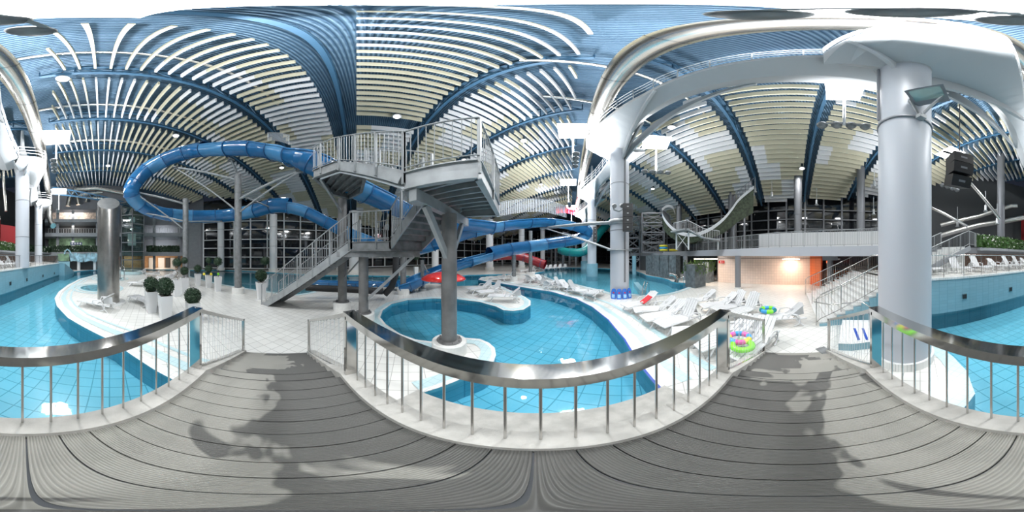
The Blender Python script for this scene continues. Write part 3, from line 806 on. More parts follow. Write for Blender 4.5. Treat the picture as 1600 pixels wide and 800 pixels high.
MB().beam((cx_, cy_ + .1, 2.55), (-2.2, 4.5, 3.6), .10, .14).obj('brace', 'galv_light', tw)
MB().beam((-5.75, 2.1, 2.66), (-4.0, 4.6, 2.66), .14, .2).obj('cross_beam', 'galv', tw)
MB().beam((ax, ay, 2.66), (dx_, dy_, 2.66), .14, .2).obj('cross_beam', 'galv', tw)
MB().beam((bx_ + .1, by_ + .1, .9), (-4.1, 4.4, 2.6), .09, .11).obj('brace', 'galv_light', tw)
MB().beam((ax, ay, 1.5), (bx_, by_, 2.6), .05, .05).obj('brace', 'galv_light', tw)
MB().beam((ax, ay, 4.6), (-5.2, 1.3, 5.35), .08, .1).obj('brace', 'galv_light', tw)
# guard rails of the tower (grouped as children of the tower)
def trail(path, h=1.1, step=.13, post=7, name='guard_rail'):
    path = [Vector(p) for p in path]; up = V(0, 0, 1)
    g = MB()
    for a, b in zip(path, path[1:]):
        g.cyl(a + up * h, b + up * h, .022, 8)
    o = g.obj(name, 'galv_light', tw)
    for a, b in zip(path, path[1:]): MB().cyl(a + up * .12, b + up * .12, .014, 6).obj('bottom_rail', 'galv_light', o)
    pts = resample(path, step)
    if (pts[-1] - path[-1]).length > step * .4: pts.append(path[-1])
    pm = MB()
    for i, p in enumerate(pts):
        if i % post == 0 or i == len(pts) - 1:
            c = MB(); c.beam(p - up * .25, p + up * h, .055, .055); c.obj('post', 'galv_light', o)
        else: rod(p + up * .12, p + up * h, .009, 'galv_light', o, 'baluster', n=6)
trail([F0 - per * .03, F1 - per * .03]); trail([F0 + per * (WID + .03), F1 + per * (WID + .03)])
trail([F1 - per * .03, L2 - per2 * .03]); trail([L2 - per2 * .03, U1 - per2 * .03])
trail([L2 + per2 * 1.33, U1 + per2 * 1.33])
trail([(F1.x + per.x * WID, F1.y + per.y * WID + .9, 3.1), (L2.x + per2.x * 1.3, L2.y + per2.y * 1.3, 3.1)])
trail([(-2.12, 2.0, 4.22), (-.84, 2.28, 4.22), (-1.12, 4.87, 4.22), (-2.45, 4.65, 4.22)], 1.15, .15, 9)
trail([T0 + V(0, -.04, -.05), T1 + V(0, -.04, 0), (-5.27, 1.06, 5.7), (-6.65, 2.2, 5.7), (-6.95, 3.1, 5.7), (-5.9, 3.25, 5.7)], 1.15, .14, 6)
trail([T0 + per3 * 1.08, T1 + per3 * 1.08], 1.1, .14, 7)

# =================================================================== BLUE SLIDE
def slide(name, label, cat, wp, r, m, open_from=None, mseam='slide_seam', seam=5, sub=7):
    pts = spline([P3(px, py, d) for px, py, d in wp], sub)
    t = thing(name, label, cat, tuple(pts[0]))
    n = 22; N = len(pts)
    sec = [[], []]; 
    def ring(i, rr, full):
        p = pts[i]; d = (pts[min(i + 1, N - 1)] - pts[max(i - 1, 0)]).normalized(); sx = d.cross(V(0, 0, 1)).normalized(); sy = sx.cross(d)
        if full: angs = [2 * pi * k / n for k in range(n + 1)]
        else: angs = [pi * 1.08 * k / n + pi * .96 for k in range(n + 1)]
        return [p + sx * rr * cos(a) + sy * rr * sin(a) for a in angs]
    i = 0
    while i < N - 1:
        j = min(i + seam, N - 1); full = open_from is None or not any(a <= i < b for a, b in open_from)
        b = MB(); R = [ring(k, r, full) for k in range(i, j + 1)]
        for A, B in zip(R, R[1:]): b.strip(A, B)
        if not full:
            R2 = [ring(k, r - .05, full) for k in range(i, j + 1)]
            for A, B in zip(R2, R2[1:]): b.strip(B, A)
            for e in (0, -1): b.tube([q[e] for q in R], .06, 8)
        b.obj('slide_section', m[i // seam % len(m)], t)
        fl_ = MB(); q = ring(i, r + .05, full); fl_.tube(q, .03, 6, caps=False); fl_.obj('flange', mseam, t)
        i = j
    return t, pts
main = [(770, 352, 12), (700, 344, 11.2), (640, 330, 10.2), (600, 311, 9), (545, 286, 7.6), (490, 252, 6.6), (450, 238, 7.4), (405, 231, 8.8), (350, 231, 10), (300, 236, 11.8), (255, 251, 12.6), (222, 272, 13), (205, 300, 13.3), (222, 322, 14.5),
        (255, 334, 15.6), (300, 338, 16.3), (350, 337, 16.4), (395, 330, 15), (430, 321, 13.5), (470, 325, 12.8), (510, 344, 12.8), (550, 363, 13.2), (605, 382, 13.6), (650, 386, 13), (695, 372, 12.6), (740, 358, 12.8), (800, 348, 14), (855, 345, 16.4), (898, 352, 18.5), (918, 362, 19.6), (905, 373, 19.9), (870, 379, 19.2), (830, 385, 18), (790, 391, 16.4), (745, 402, 14.6), (700, 415, 13), (665, 429, 11.9), (640, 440, 11.3), (622, 447, 11.2)]
S7 = 7
_, SP = slide('water_slide', 'long blue water slide looping around its supports beside the stair tower', 'water slide', main, .66, ['slide_blue', 'slide_blue', 'slide_light'],
      open_from=[(0, 9 * S7 - 7), (18 * S7, 28 * S7), (33 * S7 + 3, 60 * S7)], seam=5)
# slide supports
def support(px, d, ztop, label, arms=(), zb=.42, r=.25, rb=.44, foot=True):
    x, y = PD(px, d)
    t = thing('slide_support', label, 'slide support', (x, y, 0))
    MB().lathe((x, y, 0), [(r, zb if foot else 0), (r, ztop)], 20).obj('column', 'galv', t)
    if foot: MB().lathe((x, y, 0), [(rb, 0), (rb, zb), (r, zb)], 28, smooth=False).obj('concrete_foot', 'concrete_base', t)
    for z, (qx, qy, qd), rr in arms:
        q = P3(qx, qy, qd); a = MB(); a.cyl((x, y, z), q, rr, 8); a.obj('arm', 'galv_light', t)
        MB().cyl(q - V(0, 0, .04), q + V(0, 0, .04), rr * 2.6, 12).obj('saddle_plate', 'galv', t)
    return t
support(372, 11.2, 8.7, 'tall steel slide support in a round white foot, with arms to the upper loop',
        ((8.6, (361, 250, 10.2), .09), (8.2, (275, 262, 12.2), .10), (5.7, (275, 264, 12.2), .06), (6.6, (470, 267, 7.8), .09), (5.6, (470, 268, 7.8), .06), (7.0, (425, 325, 13.4), .06)))
support(290, 14.0, 7.7, 'steel slide support behind the planters, arms to the left bend of the loop', ((7.2, (210, 300, 13.6), .09), (5.6, (222, 332, 14.6), .06), (5.6, (345, 346, 16), .06), (4.8, (212, 303, 13.4), .06)), foot=True)
support(803, 17.3, 3.0, 'steel support with a concrete foot under the lower blue slide tube', ((2.9, (803, 397, 17.5), .08),), r=.22, rb=.4)
support(829, 22.0, 6.0, 'steel post behind the lower blue slide, next to the red slide', (), r=.25, rb=.6)
support(660, 12.2, 2.3, 'short dark steel post under the descending slide behind the red mushroom', ((2.2, (668, 425, 12.2), .05),), zb=.15, r=.14, rb=.28)
# masts from the kickboard column holding the slide's turn
t = thing('cantilever_bracket', 'grey steel arm from the kickboard column out to the turn of the blue slide', 'bracket', tuple(C2 + V(-.6, 0, 4.3)))
e = P3(845, 357, 17.5); c = C2 + V(-.5, .2, 4.75)
MB().cyl(c, e, .12, 10).obj('boom', 'galv_light', t)
for q, r_ in (((838, 353, 17.3), .05), ((880, 363, 18.4), .06)): MB().cyl(C2 + V(-.5, .2, 3.0), P3(*q), r_, 8).obj('strut', 'galv_light', t)
MB().lathe(C2, [(.6, 4.6), (.68, 4.6), (.68, 4.9), (.6, 4.9)], 28).obj('collar', 'galv_light', t)
MB().lathe(C2, [(.6, 2.95), (.8, 2.95), (.8, 3.0), (.6, 3.0)], 28).obj('collar', 'galv_light', t)
# other slides far back
slide('water_slide', 'dark red tube slide far behind the lower blue slide', 'water slide', [(760, 402, 27), (790, 399, 27), (815, 401, 27.5), (835, 408, 27.5), (852, 414, 27)], .75, ['slide_red'], seam=5)
slide('water_slide', 'teal tube slide far behind, left of the far pool column', 'water slide', [(955, 345, 36), (940, 360, 34), (915, 391, 31), (890, 394, 32), (876, 391, 34)], .8, ['slide_teal'], seam=5)
slide('water_slide', 'red slide high up under the far roof behind the blue slide', 'water slide', [(868, 329, 33), (878, 327, 33), (890, 328, 32.5), (900, 331, 32)], .75, ['slide_red'], seam=5)
slide('water_slide', 'blue racing lane lying in the splashdown pool behind the stair tower', 'water slide', [(480, 440, 12.4), (530, 441.5, 12), (590, 442, 12), (632, 441, 12.3)], .34, ['slide_blue'], open_from=[(0, 99)], seam=5)
b = thing('water_pipe', 'thick black water pipe on the floor under the stair tower rising to the slide', 'pipe', G(600, 462) + (0,))
MB().tube([P3(478, 449, 9.3), P3(540, 452, 9.3), P3(598, 455, 9.3)], .19, 14).obj('floor_run', 'black_rubber', b)
MB().tube([P3(601, 460, 9.4), P3(612, 448, 9.4), P3(618, 430, 9.4), P3(619, 405, 9.4), P3(617, 392, 9.4)], .19, 14).obj('riser_pipe', 'black_rubber', b)
for px in (495, 545, 585): MB().tube([P3(px, 450, 9.3) + V(.0, 0, 0) + V(0, .2 * cos(a * pi / 6), .2 * sin(a * pi / 6)) for a in range(12)], .02, 6, closed=True).obj('clamp', 'steel', b)

for wp_, lab in ((((776, 333, 14.6), (800, 328, 15), (830, 325, 15.8), (856, 327, 17), (885, 335, 18.6)), 'wire mesh safety screen standing along the upper run of the blue slide'), (((418, 213, 8.6), (437, 214, 7.9), (452, 218, 7.5)), 'small wire mesh screen on the outer rim of the high slide loop')):
    q = spline([P3(*a) for a in wp_], 4); t = thing('mesh_screen', lab, 'screen', tuple(q[0])); hh = 1.0 if 'upper' in lab else .35
    b = MB(); b.strip([a - V(0, 0, .4) for a in q], [a + V(0, 0, hh) for a in q]); b.obj('mesh', 'mesh_wire', t)
    MB().tube([a + V(0, 0, hh) for a in q], .03, 6).obj('top_bar', 'galv_light', t)
# red mushroom shower in the round bay
mx, my = PD(691, 6.1)
t = thing('mushroom_shower', 'red mushroom shower on a slim pole in the round pool bay', 'mushroom shower', (mx, my, -.95))
mc = (mx + .05, my, 0)
MB().lathe(mc, [(.0, 2.02), (.3, 1.99), (.62, 1.90), (.8, 1.80), (.84, 1.74), (.80, 1.72), (.4, 1.74), (.06, 1.76)], 40).obj('cap', 'red_gloss', t)
MB().cyl((mx, my, -.95), (mx, my, 1.76), .045, 12).obj('pole', 'steel', t)
# =================================================================== RIGHT SIDE: BALCONY, STAIR, WARM ROOM
def PZ(px, d, z): x, y = PD(px, d); return Vector((x, y, z))
EDGE = [(985, 36), (1020, 29), (1060, 23), (1090, 19.5), (1120, 16.8), (1155, 14.6), (1200, 12.7), (1250, 11.6), (1300, 11.2), (1345, 10.6), (1373, 10.2), (1400, 10.5), (1440, 11.5)]
BAL = [PD(*a) for a in EDGE]
b = MB(); outer_b = [HALL[i] for i in (9, 10, 11, 12, 13, 14, 15)]
poly = BAL + [(q[0] * .99, q[1] * .99) for q in outer_b[::-1]]
b.prism(poly, 2.62, 3.2); struct('floor_balcony', b, 'wall_grey')
b = MB(); b.prism(poly, 3.2, 3.22, sides=False, bottom=False); struct('floor_balcony_tiles', b, 'tile_white')
b = MB()
for a, c in zip(BAL, BAL[1:]): b.beam((a[0] * .995, a[1] * .995, 2.92), (c[0] * .995, c[1] * .995, 2.92), .1, .66)
struct('trim_balcony_edge', b, 'column_paint')
railing('balcony_railing', 'long steel railing along the curved edge of the upper balcony', [(x * 1.01, y * 1.01, 3.24) for x, y in BAL], 1.15, .12, 'galv_light', 8, .012, .025)
# solid white parapet behind the railing
pw = [PD(1186, 14.2), PD(1220, 13.4), PD(1260, 12.9), PD(1300, 12.7), PD(1345, 12.4), PD(1373, 12.2)]
b = MB()
for a, c in zip(pw, pw[1:]): b.beam((a[0], a[1], 3.85), (c[0], c[1], 3.85), .12, 1.25)
tag(b.obj('balcony_parapet', 'plastic_white'), 'solid white parapet standing behind the balcony railing', 'parapet')
for i, (px, d, lab) in enumerate(((991, 24, 'slim blue-grey pillar under the balcony standing in the far pool'), (1071, 16.6, 'grey pillar under the balcony beside the massage spout'), (1153, 12.9, 'grey pillar under the balcony in front of the white tiled wall'), (1297, 12.1, 'grey pillar under the balcony beside the tiled stair'))):
    x, y = PD(px, d); column('balcony_pillar', lab, x, y, -1 if i == 0 else 0, 2.62, .24 if i else .3, 'frame_grey' if i else 'tile_wall_blue', base=(.28, .12, 'tile_band_white'))
x, y = PD(1297, 12.1); b = MB(); b.box((x, y, 2.46), (1.1, 1.1, .34), -AZ(1297)); tag(b.obj('pillar_capital', 'frame_grey'), 'grey concrete capital block on the pillar beside the tiled stair', 'capital')
# back wall of the undercroft
def vwall(name, px0, d0, px1, d1, z0, z1, m, th=.15):
    a = PD(px0, d0); c = PD(px1, d1); b = MB(); b.beam((a[0], a[1], (z0 + z1) / 2), (c[0], c[1], (z0 + z1) / 2), th, z1 - z0); return struct(name, b, m)
vwall('wall_tiled_undercroft', 1123, 16.2, 1267, 14.9, 0, 2.6, 'tile_warm')
vwall('wall_tiled_return', 1123, 16.2, 1121, 22, 0, 2.6, 'tile_warm')
vwall('wall_orange_end', 1266, 14.9, 1284, 13.6, 0, 2.6, 'tile_orange')
vwall('wall_orange_low', 1284, 17.5, 1420, 15, 0, 1.15, 'tile_orange')
vwall('wall_grey_undercroft', 1280, 18, 1430, 15.4, 0, 2.6, 'wall_grey')
vwall('wall_dark_undercroft', 1000, 30, 1125, 24, 0, 2.6, 'wall_dark')
for px, d, w_, lab in ((1236, 13.8, 1.5, 'glowing tube lamp under the balcony in front of the white tiled wall'), (1304, 12.8, .9, 'white unlit tube lamp under the balcony beside the stair'), (1103, 14.6, 2.2, 'warm tube lamp under the balcony above the hanging plants')):
    x, y = PD(px, d); a = -AZ(px); on = px != 1304
    t = thing('tube_lamp', lab, 'lamp', (x, y, 2.3))
    MB().box((x, y, 2.38), (w_, .12, .06), a).obj('housing', 'white_paint', t)
    MB().box((x, y, 2.33), (w_ * .95, .08, .05), a).obj('tube', 'lamp_warm' if on else 'plastic_white', t)
    if on: area((x, y, 2.25), 1.0, 45, (1, .78, .6), (x, y, 0), 'RECTANGLE', .2)
area((*PD(1236, 12.8), 2.3), .6, 18, (1, .76, .6), (*PD(1236, 14.8), 1.2))
t = thing('cable_tray', 'dark cable tray running under the balcony soffit', 'cable tray', PD(1160, 14.5) + (2.3,))
MB().beam(PZ(1118, 15.2, 2.4), PZ(1225, 13.9, 2.42), .3, .04).obj('tray', 'black', t); MB().beam(PZ(1250, 13.7, 2.42), PZ(1290, 12.9, 2.45), .3, .04).obj('tray', 'black', t)
x, y = PD(1127.5, 15.8); t = thing('exit_sign', 'small red exit sign on the white tiled wall under the balcony', 'sign', (x, y, 2.0))
MB().box((x, y, 2.02), (.55, .05, .26), -AZ(1127)).obj('panel', 'red_gloss', t)
MB().box((x - .09 * cos(AZ(1127)), y + .09 * sin(AZ(1127)), 2.02), (.1, .06, .12), -AZ(1127)).obj('pictogram', 'plastic_white', t); MB().box((x + .1 * cos(AZ(1127)), y - .1 * sin(AZ(1127)), 2.02), (.16, .06, .05), -AZ(1127)).obj('arrow', 'plastic_white', t)
x, y = PD(1294, 13.2); tag(MB().lathe((x, y, 0), [(0, 2.0), (.12, 2.02), (.16, 2.12), (.1, 2.24), (0, 2.26)], 16).obj('alarm_bell', 'red_glow'), 'round red alarm lamp on the pillar behind the stair', 'alarm lamp')
x, y = PD(1114, 17.5); t = thing('stool', 'small wooden stool beside the tiled wall under the balcony', 'stool', (x, y, 0))
MB().box((x, y, .45), (.4, .4, .05)).obj('seat', 'wood_warm', t)
for a in (-.16, .16):
    for c in (-.16, .16): MB().box((x + a, y + c, .22), (.04, .04, .44)).obj('leg', 'wood_warm', t)
# rock wall and hanging planters under the balcony
t = MB(); pts_ = [PD(1009, 23), PD(1018, 21.4), PD(1030, 20), PD(1044, 18.4), PD(1056, 17.6), PD(1063, 18.5)]
for (a, c) in zip(pts_, pts_[1:]):
    t.add([(a[0], a[1], -.9), (c[0], c[1], -.9), (c[0] * 1.01, c[1] * 1.01, 2.7), (a[0] * 1.02, a[1] * 1.02, 2.7)], [(0, 1, 2, 3)])
struct('wall_rock', t, 'rock')
for i, (px, d, hh) in enumerate(((1087, 13.9, 1.9), (1104, 16.2, 2.0))):
    x, y = PD(px, d); t = thing('rock_planter', ('dark rock pier with hanging plants under the balcony, nearer one', 'dark rock pier with hanging plants under the balcony, farther one')[i], 'planter', (x, y, 0))
    w0 = .85 if i == 0 else .5
    MB().prism([(x - w0, y - .5), (x + w0 * .8, y - .6), (x + w0, y + .4), (x - w0 * .8, y + .6)], 0, hh).obj('pier', 'rock', t)
    m = MB()
    for k in range(240):
        a = random.uniform(-w0 * 1.15, w0 * 1.15); bb = random.choice((-.62, .6)) + random.uniform(-.15, .15); z = random.uniform(1.2, 2.4); s = random.uniform(.05, .12)
        p = Vector((x + a, y + bb, z)); m.add([p, p + V(s, 0, -s), p + V(s * .3, s * .4, -2.4 * s), p + V(-s * .6, 0, -s)], [(0, 1, 2, 3)])
    m.obj('foliage', 'leaf_bright', t)
# massage spout and step rail at the pool corner
x, y = PD(1056, 15.4); t = thing('water_spout', 'curved steel water cannon at the corner of the far pool', 'water spout', (x, y, 0))
MB().tube([P3(1057, 441, 15), P3(1058, 436, 15), P3(1056, 431, 15), P3(1051, 428.5, 15), P3(1046, 428.5, 15)], .16, 10, radii=[.22, .19, .17, .16, .2]).obj('spout', 'steel', t)
t = thing('grab_rail', 'steel grab rail on the rim of the far pool beside the water cannon', 'railing', G(1068, 447) + (0,))
MB().tube([G(1060, 444) + (0,), P3(1060, 436, 14), P3(1068, 432, 13.6), G(1068, 447) + (.9,), G(1068, 447) + (0,)], .03, 8).obj('rail', 'steel', t)
t = thing('pool_ladder', 'steel pool ladder rail beside the blue kickboards', 'pool ladder', G(1003, 461) + (0,))
for dx in (0, .5): MB().tube([G(1003, 462) + (0,), P3(1004, 452, 9.8), P3(1007, 440, 9.9), P3(1009, 444, 10.6), G(1010, 455) + (-.3,)] if dx == 0 else [G(1008, 460) + (0,), P3(1009, 450, 10.2), P3(1012, 440.5, 10.4), P3(1014, 444, 11), G(1014, 454) + (-.3,)], .025, 8).obj('rail', 'steel', t)
b = MB(); b.prism([G(990, 447.5), G(997, 447), G(1008, 461), G(1000, 462)], 0, .35); tag(b.obj('starting_block', 'tile_wall_blue'), 'light blue tiled block on the pool rim behind the ladder', 'block')

# ---- tiled stair up to the terrace
st = thing('tiled_stair', 'wide white tiled stair with blue side wall climbing to the terrace', 'stair', (7.5, -.9, 0))
nst = 11; y0, y1 = -.95, -4.35
for i in range(nst):
    ya = y0 + (y1 - y0) * i / nst; yb = y0 + (y1 - y0) * (i + 1) / nst; z = TZ * (i + 1) / nst
    xa = 5.62 - .05 * i * .4
    b = MB(); b.box(((xa + 10.6) / 2, (ya + yb) / 2, z - .02), (10.6 - xa, ya - yb + .03, .04)); b.obj('step_tread', 'tile_band_white', st)
    b = MB(); b.box(((xa + 10.6) / 2, (ya + yb) / 2, (z - .04) / 2), (10.6 - xa - .02, ya - yb, z - .04)); b.obj('step_body', 'tile_band_white', st)
    b = MB(); b.box((xa - .03, (ya + yb) / 2, z / 2 - .04), (.05, ya - yb + .002, z - .08 + .04)); b.obj('side_wall', 'tile_wall_blue', st)
def stair_path(x): return [(x, y0 + .1, .0), (x, y0 - .05, .15), (x, y1, TZ + .02), (x, y1 - 1.0, TZ + .02)]
railing('stair_railing', 'steel railing on the near side of the tiled stair', stair_path(5.68), 1.05, .13, 'steel', 8, .008, .022)
railing('stair_railing', 'steel railing in the middle of the tiled stair', stair_path(8.1)[1:], 1.0, .14, 'steel', 8, .008, .022)
railing('stair_railing', 'steel railing on the far side of the tiled stair', stair_path(10.5), 1.05, .14, 'steel', 8, .008, .022)
MB().tube([(5.68, y0 + .2, .95), (5.4, y0 - .3, .9), (5.2, y0 - 1.4, .95), (5.15, y0 - 1.9, .6)], .022, 8).obj('looped_handrail', 'steel', st)
# paddling step with dark stripes
pp = [G(1310, 547), G(1330, 548), G(1368, 543), G(1368, 508), G(1316, 508)]
t = thing('paddling_step', 'low pale blue tiled step with three dark blue stripes beside the thick column', 'step', pp[0] + (0,))
MB().prism(pp, 0, .22).obj('step', 'tile_wall_blue', t); MB().prism([(x * 1.0, y) for x, y in pp], .22, .225, sides=False, bottom=False).obj('top_tiles', 'tile_band_white', t)
for px in (1335, 1348, 1361):
    a = G(px, 513, .23); c = G(px + 7, 531, .23); MB().beam((*a, .23), (*c, .23), .07, .012).obj('stripe', 'lane_blue', t)
b = MB(); x, y = G(1287, 548); b.box((x, y, .01), (.35, .25, .02), .4); tag(b.obj('floor_drain', 'galv'), 'square steel floor drain cover at the right foot of the footbridge', 'drain')

# ---- facade framing on the right: posts and transoms in front of the dark glazing
def facade(pts, zs, vsp, label, mt, rad=.06, group=None, name='window_frame', zt=12, hcount=5):
    t = thing(name, label, 'window frame', (pts[0][0], pts[0][1], 0), group)
    P = resample([Vector((x * .985, y * .985, 0)) for x, y in pts], vsp)
    for p in P: MB().beam((p.x, p.y, zs[0]), (p.x, p.y, zt), rad, rad * 2).obj('mullion', mt, t)
    for z in zs:
        b = MB()
        for a, c in zip(pts, pts[1:]): b.beam((a[0] * .985, a[1] * .985, z), (c[0] * .985, c[1] * .985, z), rad * 1.3, rad * 1.3)
        b.obj('transom', mt, t)
facade(H[9:16], (3.3, 5.0, 6.4, 7.8, 9.2), 2.6, 'grey steel window grid of the dark glazed wall behind the balcony', 'frame_grey', .12)
facade(H[0:5], (.3, 2.4, 4.1, 5.7, 7.6, 9.2), 3.1, 'white steel window grid of the dark glazed wall behind the planters', 'frame_white', .13)
facade(H[4:9], (.3, 2.2, 4.2, 6.4, 8.6), 3.0, 'white steel window grid of the distant glazed wall behind the slides', 'frame_white', .13)
for i, (px, d, r_, lab) in enumerate(((345, 29.5, .62, 'white round column before the glazed wall, left of the slide support'), (427, 27, .66, 'white round column before the glazed wall, right of the slide support'), (531, 30, .6, 'white round column before the glazed wall behind the stair flight'),
        (553, 25, .75, 'white round column behind the lower landing of the stair tower'), (765, 31, .7, 'white round column behind the lower blue slide tube'), (815, 38, .7, 'white round column behind the red slide'), (848, 42, .6, 'white round column behind the turn of the blue slide'), (680, 28, .6, 'white round column behind the red mushroom'))):
    x, y = PD(px, d); column('facade_column', lab, x, y, 0, 9.6, r_, 'white_paint', base=(r_ * 1.2, .5, 'concrete_base'))
for i, (px, d, lab) in enumerate(((1061, 27, 'grey round column behind the half-pipe slide'), (1143, 22, 'grey round column behind the right arm of the half-pipe slide'), (1247, 18.5, 'grey round column rising above the white parapet'), (1345, 18, 'grey round column above the parapet, next to the thick white column'), (1564, 19, 'grey round column behind the hedge'))):
    x, y = PD(px, d); column('balcony_column', lab, x, y, 3.2, roof_z(x, y) + .6, .45, 'frame_grey')
rnd = random.Random(3)
for i, (px, d) in enumerate(((868, 45), (880, 38), (890, 44), (835, 50), (862, 52), (900, 40), (785, 44), (800, 47))):
    x, y = PD(px, d); column('hall_post', f'slim grey post far down the hall, {ordinal(i + 1)} of the cluster beyond the slides', x, y, 0, 8, .3, 'frame_grey', group='slim posts far down the hall')

# ---- half-pipe slide, its scaffold, stairs
hp = thing('half_pipe_slide', 'white rimmed half-pipe slide with camouflage underside standing on the balcony', 'half-pipe slide', PD(1110, 18) + (3.2,))
prof = [(1042, 352, 19.5), (1032, 340, 19.2), (1030, 329, 19.5), (1040, 321, 20.5), (1052, 322, 21.5), (1056, 334, 22)]
rimA = spline([P3(*a) for a in [(1034, 326, 19), (1036, 336, 18.6), (1046, 350, 18.4), (1062, 361, 18.3), (1085, 364, 18.3), (1108, 356, 18.3), (1128, 342, 18.3), (1143, 325, 18.3), (1155, 309, 18.3), (1178, 290, 18.0)]], 5)
inw = V(sin(AZ(1110)), cos(AZ(1110)), 0)
sk = MB(); N_ = len(rimA); dep = [.5 + (2.6 * max(0, (i / N_ - .5) * 2) if i / N_ > .5 else .9 * (1 - 2 * i / N_)) for i in range(N_)]
sk.strip([V(p.x, p.y, max(3.3, p.z - .42 - dq)) + inw * .25 for p, dq in zip(rimA, dep)], [p + V(0, 0, -.42) + inw * .06 for p in rimA]); sk.obj('camouflage_skirt', 'camo', hp)
rimB = [p + inw * 3.6 for p in rimA]; sag = [p + inw * 1.8 + V(0, 0, -.7) for p in rimA]
b = MB(); b.strip(rimA, [p + inw * .12 for p in rimA]); b.strip([p + V(0, 0, -.42) for p in rimA], rimA); b.obj('rim', 'frame_white', hp)
b = MB(); b.strip([p + inw * .12 for p in rimA], rimB); b.obj('riding_surface', 'frame_grey', hp)
b = MB(); b.strip([p + V(0, 0, -.42) + inw * .1 for p in rimA], [p + V(0, 0, -1.1) + inw * 1.8 for p in rimA]); b.strip([p + V(0, 0, -1.1) + inw * 1.8 for p in rimA], rimB); b.obj('underside', 'camo', hp)
for p, q in zip(rimA[30:], rimB[30:]): pass
for i in (32, 37, 42): MB().cyl(rimA[i] + V(0, 0, -.5) + inw * .4, V(rimA[i].x + inw.x * .4, rimA[i].y + inw.y * .4, 3.2), .12, 10).obj('support_post', 'frame_grey', hp)
c = spline([P3(*a) for a in [(1034, 326, 19), (1042, 320, 19.6), (1051, 322, 20.4), (1055, 333, 21)]], 4)
b = MB(); b.strip(c, [p + V(0, 0, -.35) for p in c]); b.obj('curled_rim', 'frame_white', hp)
trs = MB(); 
for i in range(36, 45): trs.beam(rimA[i], rimA[i] + V(0, 0, 1.0), .04, .04)
trs.tube([p + V(0, 0, 1.0) for p in rimA[36:]], .03, 6); trs.obj('guard_rail', 'frame_grey', hp)
# scaffold tower
def scaffold(px0, px1, d, z0, z1, nz, label):
    a = PD(px0, d); c = PD(px1, d); o = ((a[0] + c[0]) / 2, (a[1] + c[1]) / 2)
    t = thing('scaffold_tower', label, 'scaffold tower', (*o, z0)); dd = V(c[0] - a[0], c[1] - a[1], 0); nn = V(-dd.y, dd.x, 0).normalized() * dd.length * .8
    if nn.dot(V(*o, 0)) < 0: nn = -nn
    cor = [V(*a, 0), V(*c, 0), V(*c, 0) + nn, V(*a, 0) + nn]
    for p in cor: MB().beam((p.x, p.y, z0), (p.x, p.y, z1), .2, .2).obj('leg', 'frame_grey', t)
    for k in range(nz + 1):
        z = z0 + (z1 - z0) * k / nz; b = MB()
        for p, q in zip(cor, cor[1:] + cor[:1]): b.beam((p.x, p.y, z), (q.x, q.y, z), .12, .18)
        b.obj('deck_frame', 'frame_grey', t)
        if k < nz:
            z2 = z0 + (z1 - z0) * (k + 1) / nz; b = MB()
            for p, q in zip(cor, cor[1:] + cor[:1]): b.beam((p.x, p.y, z), (q.x, q.y, z2), .07, .07); b.beam((q.x, q.y, z), (p.x, p.y, z2), .07, .07)
            b.obj('cross_brace', 'frame_grey', t)
    return t
scaffold(1003, 1038, 26, 3.2, 9.6, 4, 'grey steel scaffold tower for the slides right of the kickboard column')
scaffold(978, 1000, 30, 0, 10, 5, 'grey steel scaffold tower behind the kickboard column')
t = thing('slide_stair', 'white steel stair with landing leading up to the half-pipe slide', 'stair', PD(1085, 17) + (3.2,))
q0, q1, q2, q3 = PZ(1052, 16.4, 5.0), PZ(1074, 15.6, 5.15), PZ(1100, 15.6, 4.3), PZ(1124, 15.8, 4.1)
for a, c in ((q0, q1), (q1, q2), (q2, q3)):
    MB().beam(a, c, 1.0, .14).obj('platform', 'galv_light', t)
    r_ = MB(); L = int((c - a).length / .16)
    r_.cyl(a + V(0, 0, .95), c + V(0, 0, .95), .03, 6)
    for k in range(L + 1): p = a.lerp(c, k / max(L, 1)); r_.cyl(p, p + V(0, 0, .95), .016, 5)
    r_.obj('guard_rail', 'white_paint', t)
for px, d in ((1057, 16.3), (1076, 15.7), (1122, 15.9)): x, y = PD(px, d); MB().beam((x, y, 3.2), (x, y, 4.95 if px < 1100 else 4.1), .12, .12).obj('leg', 'white_paint', t)
for a, c in (((1057, 3.3), (1076, 4.9)), ((1057, 4.9), (1076, 3.3))): MB().beam(PZ(a[0], 16.1, a[1]), PZ(c[0], 15.8, c[1]), .05, .05).obj('cross_brace', 'white_paint', t)
# yellow stacked rings behind the balcony railing
for i, (px, m_) in enumerate(((1037, 'ring_yellow'), (1037, 'ring_blue'), (1052, 'ring_yellow'), (1037, 'ring_yellow'))):
    x, y = PD(px, 21); z = 3.36 + .26 * (i if i < 2 else 0 if i == 2 else 2)
    tag(MB().tube([V(x + .45 * cos(a * pi / 8), y + .45 * sin(a * pi / 8), z) for a in range(16)], .13, 8, closed=True).obj('swim_ring', m_), ['yellow swim ring at the bottom of the stack on the balcony', 'blue swim ring in the middle of the stack on the balcony', 'single yellow swim ring lying right of the stack on the balcony', 'yellow swim ring on top of the stack on the balcony'][i], 'swim ring')

